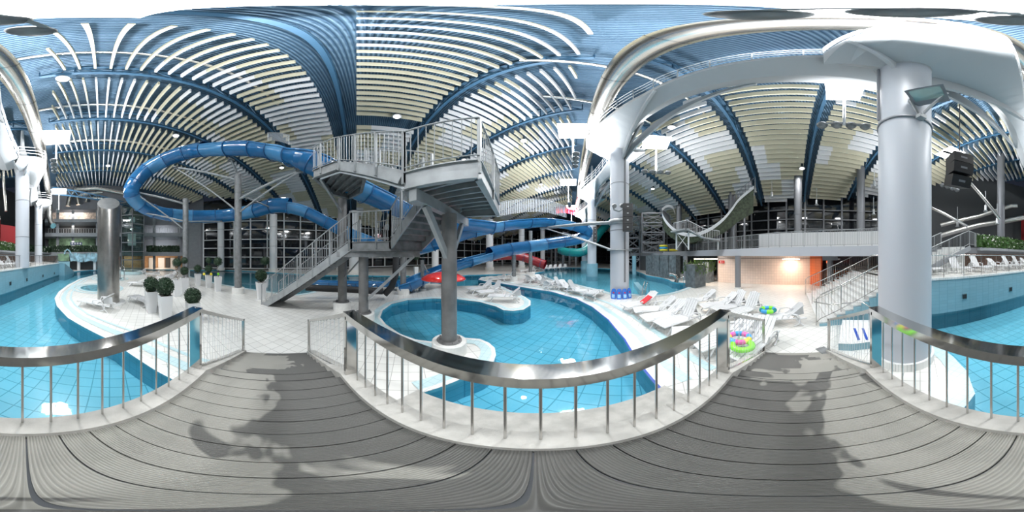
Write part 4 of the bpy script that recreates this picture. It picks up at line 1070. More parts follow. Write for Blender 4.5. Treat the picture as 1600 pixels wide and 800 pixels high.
# =================================================================== TERRACE (behind the channel)
railing('terrace_railing', 'steel railing along the edge of the terrace above the blue tiled wall', [(x, y, TZ + .02) for x, y in offset(TER, -.12)], 1.0, .13, 'steel', 8, .008, .022)
vents = ((1507, 463), (1579, 452), (16, 443), (42, 437), (67, 431), (85, 427))
def wall_hit(px):
    a = AZ(px); d = (sin(a), cos(a)); best = None
    for p, q in zip(TER, TER[1:]):
        ex, ey = q[0] - p[0], q[1] - p[1]; det = d[0] * -ey + d[1] * ex
        if abs(det) < 1e-9: continue
        tt = (p[0] * -ey + p[1] * ex) / det; u = (d[0] * p[1] - d[1] * p[0]) / det
        if tt > 0 and -.001 <= u <= 1.001: best = (tt, atan2(ey, ex)) if best is None or tt < best[0] else best
    return best
for i, (px, py) in enumerate(vents):
    hit = wall_hit(px)
    if not hit: continue
    d, ang = hit; x, y = PD(px, d - .02); z = CAMZ + d * tan(EL(py))
    t = thing('wall_grille', f'dark square inlet grille in the blue tiled wall, {ordinal(i + 1)} from the thick column', 'grille', (x, y, z), 'wall grilles')
    MB().box((x, y, z), (.26, .04, .26), ang).obj('frame', 'steel', t); MB().box((x, y, z), (.21, .06, .21), ang).obj('grid', 'black', t)
GAL = [(7.2, -9.6), (5.4, -11.6), (4.0, -14.6), (3.2, -17.5), (1.5, -22), (-1.5, -27.5), (-5.5, -32), (-10, -35)]
gz = 3.25
b = MB(); b.prism(GAL + [(-12, -39), (0, -40), (16, -26), (24, -9.6)], gz - .45, gz); struct('floor_gallery', b, 'wall_grey')
vb = MB()
for a, c in zip(GAL, GAL[1:]):
    vb.add([(a[0] + .6, a[1] - .6, TZ), (c[0] + .6, c[1] - .6, TZ), (c[0] + .6, c[1] - .6, gz - .4), (a[0] + .6, a[1] - .6, gz - .4)], [(0, 1, 2, 3)])
struct('wall_gallery_base', vb, 'brick_brown')
def hedge(name, label, path, z0, z1, th, m, flowers=0, seed=1, n=2200, ls=.10):
    R = random.Random(seed); t = thing(name, label, 'hedge', (path[0][0], path[0][1], z0))
    b = MB(); f = MB(); bx = MB()
    L = [hypot(q[0] - p[0], q[1] - p[1]) for p, q in zip(path, path[1:])]; tot = sum(L)
    for p, q in zip(path, path[1:]): bx.beam((p[0], p[1], z0 - .1), (q[0], q[1], z0 - .1), th, .22); b.beam((p[0], p[1], (z0 + z1) / 2), (q[0], q[1], (z0 + z1) / 2), th * .55, (z1 - z0) * .85)
    for k in range(n):
        u = R.random() * tot; i = 0
        while u > L[i]: u -= L[i]; i += 1
        p, q = path[i], path[i + 1]; e = u / L[i]; a = atan2(q[1] - p[1], q[0] - p[0])
        o = R.uniform(-.5, .5) * th; x = p[0] + (q[0] - p[0]) * e - sin(a) * o; y = p[1] + (q[1] - p[1]) * e + cos(a) * o; z = R.uniform(z0, z1)
        s = ls * R.uniform(.5, 1.3); d1 = Vector((R.gauss(0, 1), R.gauss(0, 1), R.gauss(0, 1))).normalized() * s; d2 = Vector((R.gauss(0, 1), R.gauss(0, 1), R.gauss(0, 1))).normalized() * s * .6
        c = Vector((x, y, z)); (f if R.random() < flowers else b).add([c - d1, c + d2, c + d1, c - d2], [(0, 1, 2, 3)])
    b.obj('foliage', m, t); bx.obj('trough', 'concrete_grey', t)
    if f.v: f.obj('blossoms', 'flower_white', t)
hedge('hedge', 'bright green flowering hedge on the gallery edge above the terrace', [(x, y) for x, y in offset(GAL[1:5], .1)], gz, gz + 1.05, .6, 'leaf_bright', .10, 2, 3400, .14)
hedge('hedge', 'dark green hedge on the gallery edge left of the terrace column', [(x, y) for x, y in offset(GAL[4:7], .1)], gz, gz + 1.1, .6, 'leaf_dark', .04, 3, 2600, .16)
# stairs from terrace to gallery
gs = thing('gallery_stair', 'grey concrete stair with steel railing from the terrace up to the gallery', 'stair', (6.3, -7.0, TZ))
for i in range(9):
    f0 = i / 9; a = V(6.6, -5.9, 0).lerp(V(5.9, -10.2, 0), f0 + .05); z = TZ + (gz - TZ) * (i + 1) / 9
    MB().box((a.x + .6, a.y, (z + TZ) / 2), (1.6, .5, z - TZ), .16).obj('step', 'tile_band_white', gs)
MB().beam((5.85, -5.9, TZ + .1), (5.2, -10.0, gz - .1), .12, .3).obj('stringer', 'concrete_grey', gs)
railing('gallery_stair_railing', 'steel railing of the grey stair up to the gallery', [(5.85, -5.9, TZ + .1), (5.25, -9.9, gz + .05), (5.4, -11.4, gz + .05)], 1.05, .14, 'galv_light', 8, .01, .03)
railing('gallery_stair_railing', 'steel railing on the far side of the gallery stair', [(7.7, -5.8, TZ + .1), (7.4, -9.6, gz + .05)], 1.05, .14, 'galv_light', 8, .01, .03)
vwall('wall_red_back', 1596, 27.5, 1600, 27, 3.2, 9, 'red_wall')
a = PD(0, 25); c = PD(24, 27); b = MB(); b.beam((*a, 5.4), (*c, 5.4), .3, 4.2); struct('wall_red', b, 'red_wall')
# service pipes and small ceiling speakers at the dark back of the terrace
for i, (p, r_) in enumerate((([P3(1470, 368, 20), P3(1530, 352, 20), P3(1570, 346, 20), P3(1600, 340, 20)], .32), ([P3(1470, 352, 21), P3(1530, 338, 21), P3(1580, 322, 21), P3(1590, 322, 21)], .3), ([P3(1440, 318, 15), P3(1475, 334, 14), P3(1512, 354, 13.6)], .13), ([P3(1515, 285, 12), P3(1545, 320, 12.5), P3(1562, 342, 13)], .14))):
    tag(MB().tube(p, r_, 14).obj('service_duct', 'duct' if i < 2 else 'steel'), ['thick metal duct above the gallery, lower of the two', 'thick metal duct above the gallery, upper of the two', 'slim grey pipe under the roof between thick column and hedge', 'slim grey pipe hanging under the roof below the loudspeaker'][i], 'duct')
for i, (px, py, d) in enumerate(((108, 285, 20), (122, 290, 21.5), (136, 296, 23), (150, 300, 24.5))):
    pass
for i, (p, r_) in enumerate((([P3(106, 322, 29), P3(108, 310, 29), P3(118, 296, 29), P3(150, 294, 29), P3(200, 304, 30)], .42), ([P3(122, 320, 31), P3(120, 308, 31), P3(128, 303, 31), P3(160, 300, 31)], .4), ([P3(134, 316, 32), P3(136, 309, 32), P3(160, 310, 32)], .36), ([P3(5, 250, 16), P3(6, 290, 16), P3(9, 330, 16)], .14))):
    tag(MB().tube(p, r_, 16).obj('service_duct', 'duct'), ['metal duct elbow below the roof in front of the atrium, leftmost and largest', 'metal duct elbow in front of the atrium, second from the left', 'metal duct elbow in front of the atrium, smallest', 'slim vertical metal pipe left of the terrace column'][i], 'duct')
# edge girder of the roof before the atrium
t = thing('edge_girder', 'long blue lattice girder under the roof in front of the atrium', 'roof girder', tuple(P3(88, 300, 26)))
e0, e1 = P3(82, 293, 24), P3(202, 318, 30); f0, f1 = e0 + V(0, 0, -1.1), e1 + V(0, 0, -.6)
MB().beam(e0, e1, .2, .16).obj('top_chord', 'truss_blue', t); MB().beam(f0, f1, .2, .16).obj('bottom_chord', 'truss_blue', t)
b = MB()
for k in range(12): b.beam(e0.lerp(e1, k / 12), f0.lerp(f1, (k + .5) / 12), .08, .08); b.beam(f0.lerp(f1, (k + .5) / 12), e0.lerp(e1, (k + 1) / 12), .08, .08)
b.obj('web_bracing', 'truss_blue', t)
# =================================================================== ATRIUM (far left)
def chordpt(px, d=36.5): return PD(px, d)
def arc(px0, px1, d, n=8): return [PD(px0 + (px1 - px0) * i / n, d) for i in range(n + 1)]
def ring_slab(name, px0, px1, d, z0, z1, dep, m):
    A = arc(px0, px1, d); B = arc(px0, px1, d + dep); b = MB(); b.prism(A + B[::-1], z0, z1); return struct(name, b, m)
def back(name, px0, px1, d, z0, z1, m):
    A = arc(px0, px1, d); b = MB()
    for a, c in zip(A, A[1:]): b.add([(*a, z0), (*c, z0), (*c, z1), (*a, z1)], [(0, 1, 2, 3)])
    return struct(name, b, m)
for i, (z0, z1, p0, p1) in enumerate(((2.6, 3.3, 70, 285), (6.4, 7.1, 70, 285), (9.3, 9.9, 70, 158))):
    ring_slab('floor_atrium_%d' % (i + 1), p0, p1, 31.6, z0, z1, 5.8, 'concrete_grey')
back('wall_atrium_back', 70, 285, 37.5, 0, 14, 'wall_grey')
back('wall_atrium_green', 76, 150, 36.0, 3.3, 6.4, 'leaf_dark') if 0 else None
back('wall_atrium_shop', 76, 152, 35.8, 7.1, 9.3, 'wall_dark')
back('wall_atrium_pictures', 76, 158, 35.2, 9.9, 12.2, 'poster')
back('wall_atrium_fascia', 76, 205, 33.5, 12.4, 19, 'wall_grey')
back('wall_atrium_fascia_right', 200, 285, 33.5, 9.0, 12.4, 'wall_grey')
back('wall_entrance', 190, 285, 36.8, 0, 2.6, 'wood_warm')
A = arc(285, 320, 33.6, 3); b = MB()
for a, c in zip(A, A[1:]): b.add([(*a, 0), (*c, 0), (*c, 12), (*a, 12)], [(0, 1, 2, 3)])
struct('wall_grey_panel', b, 'concrete_grey')
for i, px in enumerate((90, 114, 152, 241, 280)):
    x, y = PD(px, 32.9); b = MB(); b.box((x, y, 6), (.55, .55, 12), -AZ(px)); tag(b.obj('atrium_pillar', 'concrete_grey'), f'square grey pillar of the atrium balconies, {ordinal(i + 1)} from the left', 'pillar', 'atrium pillars')
hedge('hedge', 'dark hedge on the atrium balcony left of the steel cylinder', arc(80, 152, 31.95, 5), 3.35, 4.6, .55, 'leaf_dark', .03, 5, 2200, .2)
hedge('hedge', 'dark hedge on the atrium balcony right of the glass lift', arc(229, 280, 31.95, 4), 3.35, 4.6, .55, 'leaf_dark', .03, 6, 1500, .2)
railing('atrium_railing', 'pale railing of the middle atrium balcony', [(*p, 7.1) for p in arc(76, 152, 32.6, 5)], 1.0, .5, 'frame_white', 6, .025, .04)
railing('atrium_railing', 'pale railing of the atrium balcony right of the glass lift', [(*p, 7.1) for p in arc(226, 282, 32.6, 5)], 1.2, .5, 'frame_white', 6, .03, .05)
x0, y0_ = PD(119, 31.5); t = thing('icon_sign', 'dark blue sign with four white round icons below the hedge balcony', 'sign', (x0, y0_, 5.0))
MB().box((x0, y0_, 5.0), (2.3, .1, .5), -AZ(119)).obj('panel', 'sign_blue', t)
for k in range(4):
    a = -AZ(119); o = -.78 + .52 * k; MB().cyl((x0 + o * cos(a), y0_ + o * sin(a), 5.0), (x0 + o * cos(a) * .995, (y0_ + o * sin(a)) * .995, 5.0), .17, 14).obj('icon', 'plastic_white', t)
b = MB()
for a, c in zip(arc(76, 148, 35.5, 4), arc(76, 148, 35.5, 4)[1:]): b.add([(*a, 3.3), (*c, 3.3), (*c, 6.4), (*a, 6.4)], [(0, 1, 2, 3)])
struct('wall_green_panel', b, 'mosaic_green'); MATS['mosaic_green'].node_tree.nodes['Principled BSDF'].inputs['Roughness'].default_value = .8
# glass lift tower
lt = thing('glass_lift', 'tall steel framed glass lift shaft right of the steel cylinder', 'lift', PD(208, 31) + (0,))
cor = [PD(190, 29.2), PD(207, 28.4), PD(225, 29.2), PD(222, 32), PD(193, 32)]
for (x, y) in cor: MB().beam((x, y, 0), (x, y, 12.6), .16, .16).obj('corner_post', 'frame_grey', lt)
for z in (.2, 1.9, 3.4, 5.0, 6.7, 8.3, 10, 12.5):
    b = MB()
    for p, q in zip(cor, cor[1:] + cor[:1]): b.beam((*p, z), (*q, z), .12, .12)
    b.obj('ring_beam', 'frame_grey', lt)
b = MB()
for p, q in zip(cor, cor[1:] + cor[:1]): b.add([(*p, 0), (*q, 0), (*q, 12.5), (*p, 12.5)], [(0, 1, 2, 3)])
b.obj('glazing', 'glass_clear', lt)
x, y = PD(206, 30.4); b = MB(); b.box((x, y, 5.6), (1.5, 1.4, 2.2), -AZ(206)); b.obj('lift_car', 'frame_white', lt)
b = MB(); b.box((x, y, 9.4), (1.2, 1.1, 1.0), -AZ(206)); b.obj('lift_machine', 'frame_white', lt)
for i, px in enumerate((236, 252, 262, 270)):
    x, y = PD(px, 36.5); b = MB(); b.box((x, y, 1.1), (1.0 if i != 1 else 1.4, .12, 2.2), -AZ(px)); o = b.obj('door_%d' % (i + 1), 'plastic_white' if i != 2 else 'wall_dark'); o['kind'] = 'structure'
area((*PD(250, 34.2), 2.5), 4, 200, (1, .80, .62), (*PD(250, 35.8), 0)); area((*PD(200, 35.5), 2.5), 2, 70, (1, .8, .65), (*PD(200, 36), 0))  # added fill lights warming the atrium entrance, no fixtures there
area((*PD(115, 33.8), 12.2), 5, 230, (1, .93, .86), (*PD(115, 35.2), 10.5)); area((*PD(115, 33.8), 9.1), 4, 160, (1, .9, .8), (*PD(115, 34.4), 7)); area((*PD(115, 33.6), 6.2), 4, 140, (1, .95, .9), (*PD(115, 35), 4)); area((*PD(255, 34), 6.2), 3, 260, (.95, .97, 1), (*PD(255, 35), 3.5)); area((*PD(255, 34), 8.9), 3, 220, (.95, .97, 1), (*PD(255, 35), 7))  # more added fill, brightening each atrium balcony level and its back wall
# pool bar front with mosaics
mb_ = thing('pool_bar', 'mosaic fronted pool bar with wavy top left of the steel cylinder', 'bar', PD(120, 28) + (.0,))
A = arc(90, 108, 29.2, 4); b = MB()
for a, c in zip(A, A[1:]): b.beam((*a, 2.35), (*c, 2.35), .3, 1.3)
b.obj('green_panel', 'mosaic_green', mb_)
A = arc(109, 152, 29.4, 8); b = MB()
for i, (a, c) in enumerate(zip(A, A[1:])): b.beam((*a, 2.35 + .12 * sin(i * 1.3)), (*c, 2.35 + .12 * sin((i + 1) * 1.3)), .3, 1.5)
b.obj('blue_panel', 'mosaic_wall', mb_)
A = arc(109, 152, 31, 5); b = MB()
for a, c in zip(A, A[1:]): b.beam((*a, .9), (*c, .9), .3, 1.8)
b.obj('back_wall', 'wall_dark', mb_)
for px in (123, 148): x, y = PD(px, 29.8); MB().cyl((x, y, 0), (x, y, 1.7), .3, 14).obj('bar_column', 'frame_white', mb_)
b = MB(); A = arc(90, 109, 29.3, 3)
for a, c in zip(A, A[1:]): b.beam((*a, .8), (*c, .8), .3, 1.7)
b.obj('plinth_wall', 'tile_wall_blue', mb_)
x, y = PD(105, 29.0); MB().tube([V(x - .7, y, 2.9), V(x - .45, y, 3.5), V(x, y, 3.8), V(x + .4, y, 3.4), V(x + .5, y, 2.9)], .14, 10).obj('arched_fountain', 'mosaic_wall', mb_)

# =================================================================== HOT TUBS set in the floor
def hot_tub(px, py, r, label, raised=0):
    x, y = G(px, py); t = thing('hot_tub', label, 'hot tub', (x, y, 0))
    MB().lathe((x, y, 0), [(r * 1.55, .016), (r * 1.38, .016)], 48).obj('outer_ring', 'tile_band', t)
    MB().lathe((x, y, 0), [(r * 1.2, .016), (r * 1.2, .03 + raised), (r, .03 + raised), (r, .005)], 48, False).obj('coping', 'tile_band', t)
    MB().lathe((x, y, 0), [(0, .012 + raised), (r, .012 + raised)], 48).obj('water', 'pooltub', t)
mat('pooltub', (.10, .26, .32), .06, noise=(3, .5), bump=(6, .6))
hot_tub(152, 450, 1.35, 'round hot tub in the floor left of the steel cylinder, nearest')
hot_tub(172, 435.5, 1.35, 'round hot tub in the floor behind the steel cylinder')
hot_tub(204, 427, 1.6, 'raised round hot tub farthest back near the glass lift', .35)
t = thing('tub_handrail', 'slim steel handrail beside the hot tub right of the steel cylinder', 'railing', G(194, 437) + (0,))
for dx in (0, .5): x, y = G(194, 437); MB().tube([V(x + dx, y, 0), V(x + dx, y, 1.4), V(x + dx, y - .3, 1.55)], .04, 8).obj('rail', 'steel', t)

# =================================================================== TOPIARY PLANTERS
def planter(px, d, h, balls, label, twist=False, pot_w=.27, seed=0, base_w=.2):
    x, y = PD(px, d); R = random.Random(seed); t = thing('topiary_planter', label, 'planter', (x, y, 0), 'topiary planters')
    a0 = -AZ(px) + .3; b = MB(); vs = []
    for z, w_ in ((0, base_w), (h, pot_w), (h, pot_w - .03), (h - .08, pot_w - .04)):
        for k in range(4): a = a0 + pi / 4 + k * pi / 2; vs.append((x + w_ * 1.3 * cos(a), y + w_ * 1.3 * sin(a), z))
    b.add(vs, [(4 * j + k, 4 * j + (k + 1) % 4, 4 * j + 4 + (k + 1) % 4, 4 * j + 4 + k) for j in range(3) for k in range(4)] + [(3, 2, 1, 0)], False); b.obj('pot', 'plastic_white', t)
    MB().prism([(v[0], v[1]) for v in vs[12:16]], h - .1, h - .07).obj('soil', 'stem', t)
    top = max(z for z, r in balls)
    s = MB(); n = 16; s.tube([V(x + (.07 * cos(k * 1.3) if twist else 0), y + (.07 * sin(k * 1.3) if twist else 0), h - .08 + (top - h + .1) * k / n) for k in range(n + 1)], .018, 6); s.obj('stem', 'stem', t)
    for z, r in balls:
        c = Vector((x, y, z)); lb = MB(); n = 14
        lb.lathe(c, [(r * .82 * sin(pi * k / 10) + .001, -r * .82 * cos(pi * k / 10)) for k in range(11)], 14)
        for k in range(1500 if r > .3 and d < 10 else 650):
            v = Vector((R.gauss(0, 1), R.gauss(0, 1), R.gauss(0, 1))).normalized(); p = c + v * r * R.uniform(.8, 1.04)
            s_ = r * .11; e1 = v.cross(Vector((R.gauss(0, 1), R.gauss(0, 1), R.gauss(0, 1)))).normalized() * s_; e2 = (v * R.uniform(.3, 1) + v.cross(e1).normalized() * .6).normalized() * s_ * 1.3
            lb.add([p - e1 * .7, p + e2 * .5, p + e1 * .7, p - e2 * .5], [(0, 1, 2, 3)])
        lb.obj('leaf_ball', 'leaf_dark', t)
planter(236, 7.25, 1.02, [(1.33, .34)], 'white planter with one clipped ball, left one of the front pair', seed=1)
planter(258, 6.35, 1.05, [(1.40, .36)], 'white planter with one large clipped ball, right one of the front pair', seed=2)
planter(301, 6.3, .78, [(1.03, .33)], 'white planter with one clipped ball closest to the bridge railing', seed=3, pot_w=.26, base_w=.22)
planter(276.5, 10.3, 1.1, [(2.18, .30)], 'tall white planter with a ball on a twisted stem, leftmost of the back group', True, seed=4)
planter(288, 10.9, 1.15, [(2.3, .24), (1.6, .30)], 'white planter with two stacked clipped balls behind the front pair', seed=5)
planter(309, 14.2, 1.05, [(1.5, .36)], 'white planter with a single ball in the back group, left of the twin balls', seed=6)
planter(326, 13.3, 1.05, [(2.25, .27), (1.55, .33)], 'white planter with two stacked balls in the back group', seed=7)
planter(340.5, 11.9, 1.1, [(2.2, .34)], 'white planter with a ball on a twisted stem, nearest the slide support', True, seed=8)
planter(408, 9.6, 1.05, [(1.45, .36)], 'white planter with one ball beside the foot of the stair tower', seed=9, pot_w=.3)
planter(414, 13.4, 1.05, [(2.2, .38)], 'planter with a ball behind the foot of the stair tower', seed=10)
planter(650, 19.5, 1.3, [(2.6, .5)], 'leafy plant in a dark tub far behind the stair tower', seed=11)

# =================================================================== SUN LOUNGERS
def make_lounger(label, ang=38, half=False):
    t = thing('sun_lounger', label, 'sun lounger', (0, 0, 0), 'white plastic sun loungers')
    m = 'plastic_white'; W = .32; zs = .34
    # frame rails with legs, foot end at +x? foot at x=0, head at x=1.9
    for sy in (-1, 1):
        b = MB(); y = sy * W
        b.tube([V(.02, y, zs - .03), V(.25, y, zs - .01), V(1.3, y, zs - .01), V(1.86, y, zs - .04)], .03, 6); b.obj('side_rail', m, t)
        b = MB(); b.tube([V(.34, y, zs), V(.24, y * 1.05, .16), V(.12, y * 1.06, .0)], .028, 6); b.obj('leg', m, t)
        b = MB(); b.tube([V(1.45, y, zs), V(1.6, y * 1.05, .16), V(1.76, y * 1.06, .0)], .028, 6); b.obj('leg', m, t)
        b = MB(); b.tube([V(.95, y * 1.12, zs - .02), V(1.02, y * 1.2, zs + .17), V(1.25, y * 1.2, zs + .21), V(1.5, y * 1.2, zs + .14), V(1.62, y * 1.12, zs - .04), V(1.56, y * 1.1, .1), V(1.4, y * 1.1, .02)], .026, 6); b.obj('armrest', m, t)
    b = MB(); X = [0, .3, .6, .9, 1.18]; Z = [zs - .03, zs + .03, zs + .02, zs + .01, zs]
    for k in range(4):
        for j in (-2, -1, 0, 1, 2): b.beam((X[k], j * W * .4, Z[k]), (X[k + 1], j * W * .4, Z[k + 1]), W * .33, .02)
    for xx in (.02, .42, .82, 1.16): b.box((xx, 0, zs - .012), (.05, W * 2, .02))
    b.obj('seat', m, t)
    c, s = cos(radians(ang)), sin(radians(ang)); b = MB()
    for j in (-2, -1, 0, 1, 2): b.beam((1.18, j * W * .39, zs + .01), (1.18 + (.78 - .03 * abs(j)) * c, j * W * .36, zs + .01 + (.78 - .03 * abs(j)) * s), W * .31, .02)
    for p in (.05, .38, .72): b.beam((1.18 + p * c, -W * .95, zs - .002 + p * s), (1.18 + p * c, W * .95, zs - .002 + p * s), .05, .02)
    b.obj('backrest', m, t)
    b = MB(); b.beam((1.62, 0, zs - .02), (1.18 + .5 * c, 0, zs + .5 * s), W * 1.5, .02); b.obj('prop_bar', m, t)
    return t
lab0 = 'white plastic sun lounger'
protos = [make_lounger(lab0, 38), make_lounger(lab0, 58), make_lounger(lab0, 8)]
index_kids(*protos)
used = [False] * 3
def lounger(foot, head_ang, label, kind=0, z=0, group=None):
    """foot: point under the foot end; head_ang: heading (radians, math angle) from foot to head"""
    if not used[kind]: o = protos[kind]; used[kind] = True
    else: o = copy_tree(protos[kind])
    o.location = (foot[0], foot[1], z); o.rotation_euler = (0, 0, head_ang); o['label'] = label
    if group: o['group'] = group
    return o
def lg(pf, ph, label, kind=0, z=0, hz=.75, group='loungers on the pool deck'):
    f = G(*pf, z + .3); h = G(*ph, z + hz); return lounger(f, atan2(h[1] - f[1], h[0] - f[0]), label, kind, z, group)
lg((975, 479), (1020, 457), 'white lounger with a red towel, first of the near row by the kickboards', 0)
lg((990, 485), (1043, 466), 'second white lounger of the near row from the kickboards, backrest up', 0)
lg((1004, 498), (1061, 471), 'third white lounger of the near row from the kickboards', 0)
lg((1028, 508), (1086, 474), 'fourth white lounger of the near row, with the highest backrest', 1)
lg((1050, 519), (1108, 497), 'fifth white lounger of the near row, lying flat just above the bridge handrail', 2)
lg((1065, 471), (1104, 455), 'first white lounger of the back row, nearest the far pool', 0)
lg((1095, 479), (1136, 460), 'second white lounger of the back row on the right deck', 0)
lg((1115, 484), (1156, 461), 'third white lounger of the back row on the right deck', 1)
lg((1140, 492), (1182, 463), 'fourth white lounger of the back row on the right deck', 1)
lg((1177, 496), (1213, 478), 'white lounger with a striped swim ring, last of the back row', 0)
lg((1085, 541), (1145, 503), 'white lounger behind the bridge railing, left of the green swim ring', 0)
lg((1140, 560), (1190, 503), 'white lounger under the swim rings behind the netted bridge end', 0)
lg((732, 452), (758, 440), 'leftmost white lounger on the peninsula beside the round bay', 0)
lg((747, 457), (771, 444), 'middle white lounger on the peninsula beside the round bay', 1)
lg((763, 462), (801, 451), 'rightmost white lounger on the peninsula beside the round bay', 0)
for i, (a, c) in enumerate((((763, 435), (780, 428)), ((778, 433.5), (788, 427)), ((838, 434), (822, 430)), ((848, 436), (834, 430)), ((858, 440), (842, 430)), ((872, 440), (862, 433)), ((885, 445), (871, 437)), ((897, 448), (884, 438)), ((903, 452), (890, 440)), ((924, 456), (906, 444)), ((937, 453), (922, 449)))):
    lg(a, c, ['lounger on the narrow deck beyond the peninsula, left one', 'lounger on the narrow deck beyond the peninsula, right one', 'farthest lounger of the long row between the two pools', 'second farthest lounger of the long row between the pools', 'lounger third from the far end of the row between the pools', 'lounger fourth from the far end between the pools', 'lounger fifth from the far end between the pools', 'lounger sixth from the far end between the pools', 'lounger with a yellow ball beside it in the row between pools', 'nearest raised lounger of the row left of the kickboards', 'flat lounger end of the row left of the kickboards'][i], (0, 1, 0, 0, 0, 1, 0, 1, 0, 1, 2)[i], group='loungers between the pools')
lg((126, 468), (151, 459), 'white lounger in front of the hot tub, left of the steel cylinder', 0)
lg((201, 441), (222, 434), 'white lounger right of the steel cylinder near the planters', 0)
lg((206, 462), (228, 456), 'white lounger partly hidden behind the front pair of planters', 2)
for i, (a, c) in enumerate((((228, 428), (245, 423)), ((214, 424), (222, 420)), ((258, 431), (270, 424)), ((245, 433), (262, 427)))):
    lg(a, c, f'distant white lounger on the island behind the planters, {ordinal(i + 1)} of four', 0, group='distant loungers on the island')
for i in range(9):
    px = 812 + i * 8.5; lg((px, 423 - i * .6), (px + 5, 418.5 - i * .6), f'tiny white lounger on the far deck behind the slides, {ordinal(i + 1)} from the left', 1, group='far deck loungers')
for i in range(9):
    p = TER[1 + i // 2]; q = TER[2 + i // 2]; e = .3 + .5 * (i % 2); x = p[0] + (q[0] - p[0]) * e; y = p[1] + (q[1] - p[1]) * e
    a = atan2(q[1] - p[1], q[0] - p[0]) + pi / 2
    if i == 0: x += .3
    lounger((x + cos(a) * .7, y + sin(a) * .7), a + .2, f'white lounger behind the terrace railing, {ordinal(i + 1)} from the thick column', 1 if i % 3 else 0, TZ, 'terrace loungers')
# =================================================================== SMALL THINGS
def ring(x, y, z, R_, r_, m_, label, tilt=0, m2=None):
    t = thing('swim_ring', label, 'swim ring', (x, y, z)); b = MB(); b.tube([V(x + R_ * cos(a * pi / 12), y + R_ * sin(a * pi / 12), z + tilt * R_ * cos(a * pi / 12)) for a in range(24)], r_, 10, closed=True)
    if m2:
        for i in range(len(b.mi)): b.mi[i] = (i // 30) % len(m2 + [1])
        b.obj('ring', [m_] + m2, t)
    else: b.obj('ring', m_, t)
x, y = G(1160, 541, .5); ring(x, y, .52, .21, .07, 'ring_green', 'bright green swim ring on the lounger behind the netted bridge end')
x, y = G(1155, 525, .6); ring(x, y, .55, .24, .07, 'ring_blue', 'blue and pink swim ring behind the green one', m2=['ring_pink', 'ring_yellow'])
x, y = G(1200, 484, .5); ring(x, y, .5, .26, .08, 'ring_blue', 'colourful swim ring on the last lounger of the back row', m2=['ring_green', 'slide_teal'])
x, y = G(1012, 470, .5); t = thing('towel', 'red towel draped over the first lounger of the near row', 'towel', (x, y, .4))
a = G(1003, 473, .42); c = G(1016, 465, .62); MB().beam((*a, .42), (*c, .70), .42, .03).obj('cloth', 'towel_red', t)
x, y = G(1007, 473, .4); MB().box((x, y, .43), (.28, .2, .08), .4).obj('fold', 'flower_white', t)
x, y = G(892, 442, .35); tag(MB().lathe((x, y, .38), [(.001, -.13), (.09, -.09), (.13, 0), (.09, .09), (.001, .13)], 14).obj('ball', 'ring_yellow'), 'small yellow ball on a lounger between the pools', 'ball')
for i, (px, m_) in enumerate(((319, 'ring_yellow'), (330, 'ring_yellow'), (341, 'ring_green'))):
    x, y = PD(px, 13.0); tag(MB().lathe((x, y, 1.15), [(.001, -.12), (.08, -.08), (.12, 0), (.08, .08), (.001, .12)], 12).obj('toy_ball', m_), ['yellow toy left of the twin-ball planter', 'yellow toy right of the twin-ball planter', 'green toy beside the twisted-stem planter'][i], 'toy')
# kickboards leaning round the column foot
for i in range(4):
    a = -pi / 2 - .62 + i * .42 - radians(20); cx, cy = C2.x + .74 * cos(a), C2.y + .74 * sin(a)
    t = thing('kickboard', f'blue swimming kickboard leaning on the column foot, {ordinal(i + 1)} from the left', 'kickboard', (cx, cy, 0), 'blue kickboards')
    n = Vector((cos(a), sin(a), 0)); s_ = Vector((-sin(a), cos(a), 0)); base = Vector((cx, cy, 0)) + n * .1
    prof = [(-.14, 0), (.14, 0), (.16, .2), (.155, .45), (.12, .58), (.05, .63), (-.05, .63), (-.12, .58), (-.155, .45), (-.16, .2)]
    vs = [base + s_ * u - n * .14 * v + Vector((0, 0, v)) for u, v in prof]; vs2 = [p + n * .035 for p in vs]; N = len(prof)
    MB().add(vs + vs2, [tuple(range(N)), tuple(range(2 * N - 1, N - 1, -1))] + [(k, (k + 1) % N, N + (k + 1) % N, N + k) for k in range(N)]).obj('board', 'board_blue', t)
    pr = [(-.09, .08), (.09, .08), (.1, .28), (-.1, .3)]
    MB().add([base + s_ * u - n * .14 * v + n * .04 + Vector((0, 0, v)) for u, v in pr], [(0, 1, 2, 3)]).obj('printed_patch', 'board_light', t)
    MB().add([base + s_ * u - n * .14 * v + n * .042 + Vector((0, 0, v)) for u, v in [(-.05, .36), (.06, .34), (.05, .42), (-.04, .44)]], [(0, 1, 2, 3)]).obj('printed_mark', 'towel_red', t)
# loudspeakers
def line_array(c, w_, hgt, label, facing, n=4, tilt=0):
    t = thing('line_array_speaker', label, 'loudspeaker', tuple(c))
    for k in range(n):
        z = c.z + hgt * (n / 2 - k - .5) / n; b = MB(); b.box((c.x, c.y, z), (w_, w_ * .9, hgt / n * .97), facing); b.obj('cabinet', 'black', t)
        b = MB(); b.box((c.x + sin(facing) * w_ * .46, c.y - cos(facing) * w_ * .46, z), (w_ * .16, .02, hgt / n * .12), facing); b.obj('badge', 'plastic_white', t)
    return t
line_array(P3(981, 340, 8.9), .55, 1.55, 'black line array loudspeaker on the kickboard column', -AZ(981))
line_array(P3(930, 366, 20.5), .5, 1.9, 'black line array loudspeaker on the far pool column', -AZ(930))
t = thing('column_bracket', 'grey pipe bracket with small spotlights on the kickboard column', 'bracket', tuple(P3(960, 325, 9.2)))
MB().tube([P3(958, 322, 9.2), P3(960, 328, 9.1), P3(967, 330, 9.0), P3(975, 326, 8.9)], .05, 8).obj('pipe', 'galv_light', t)
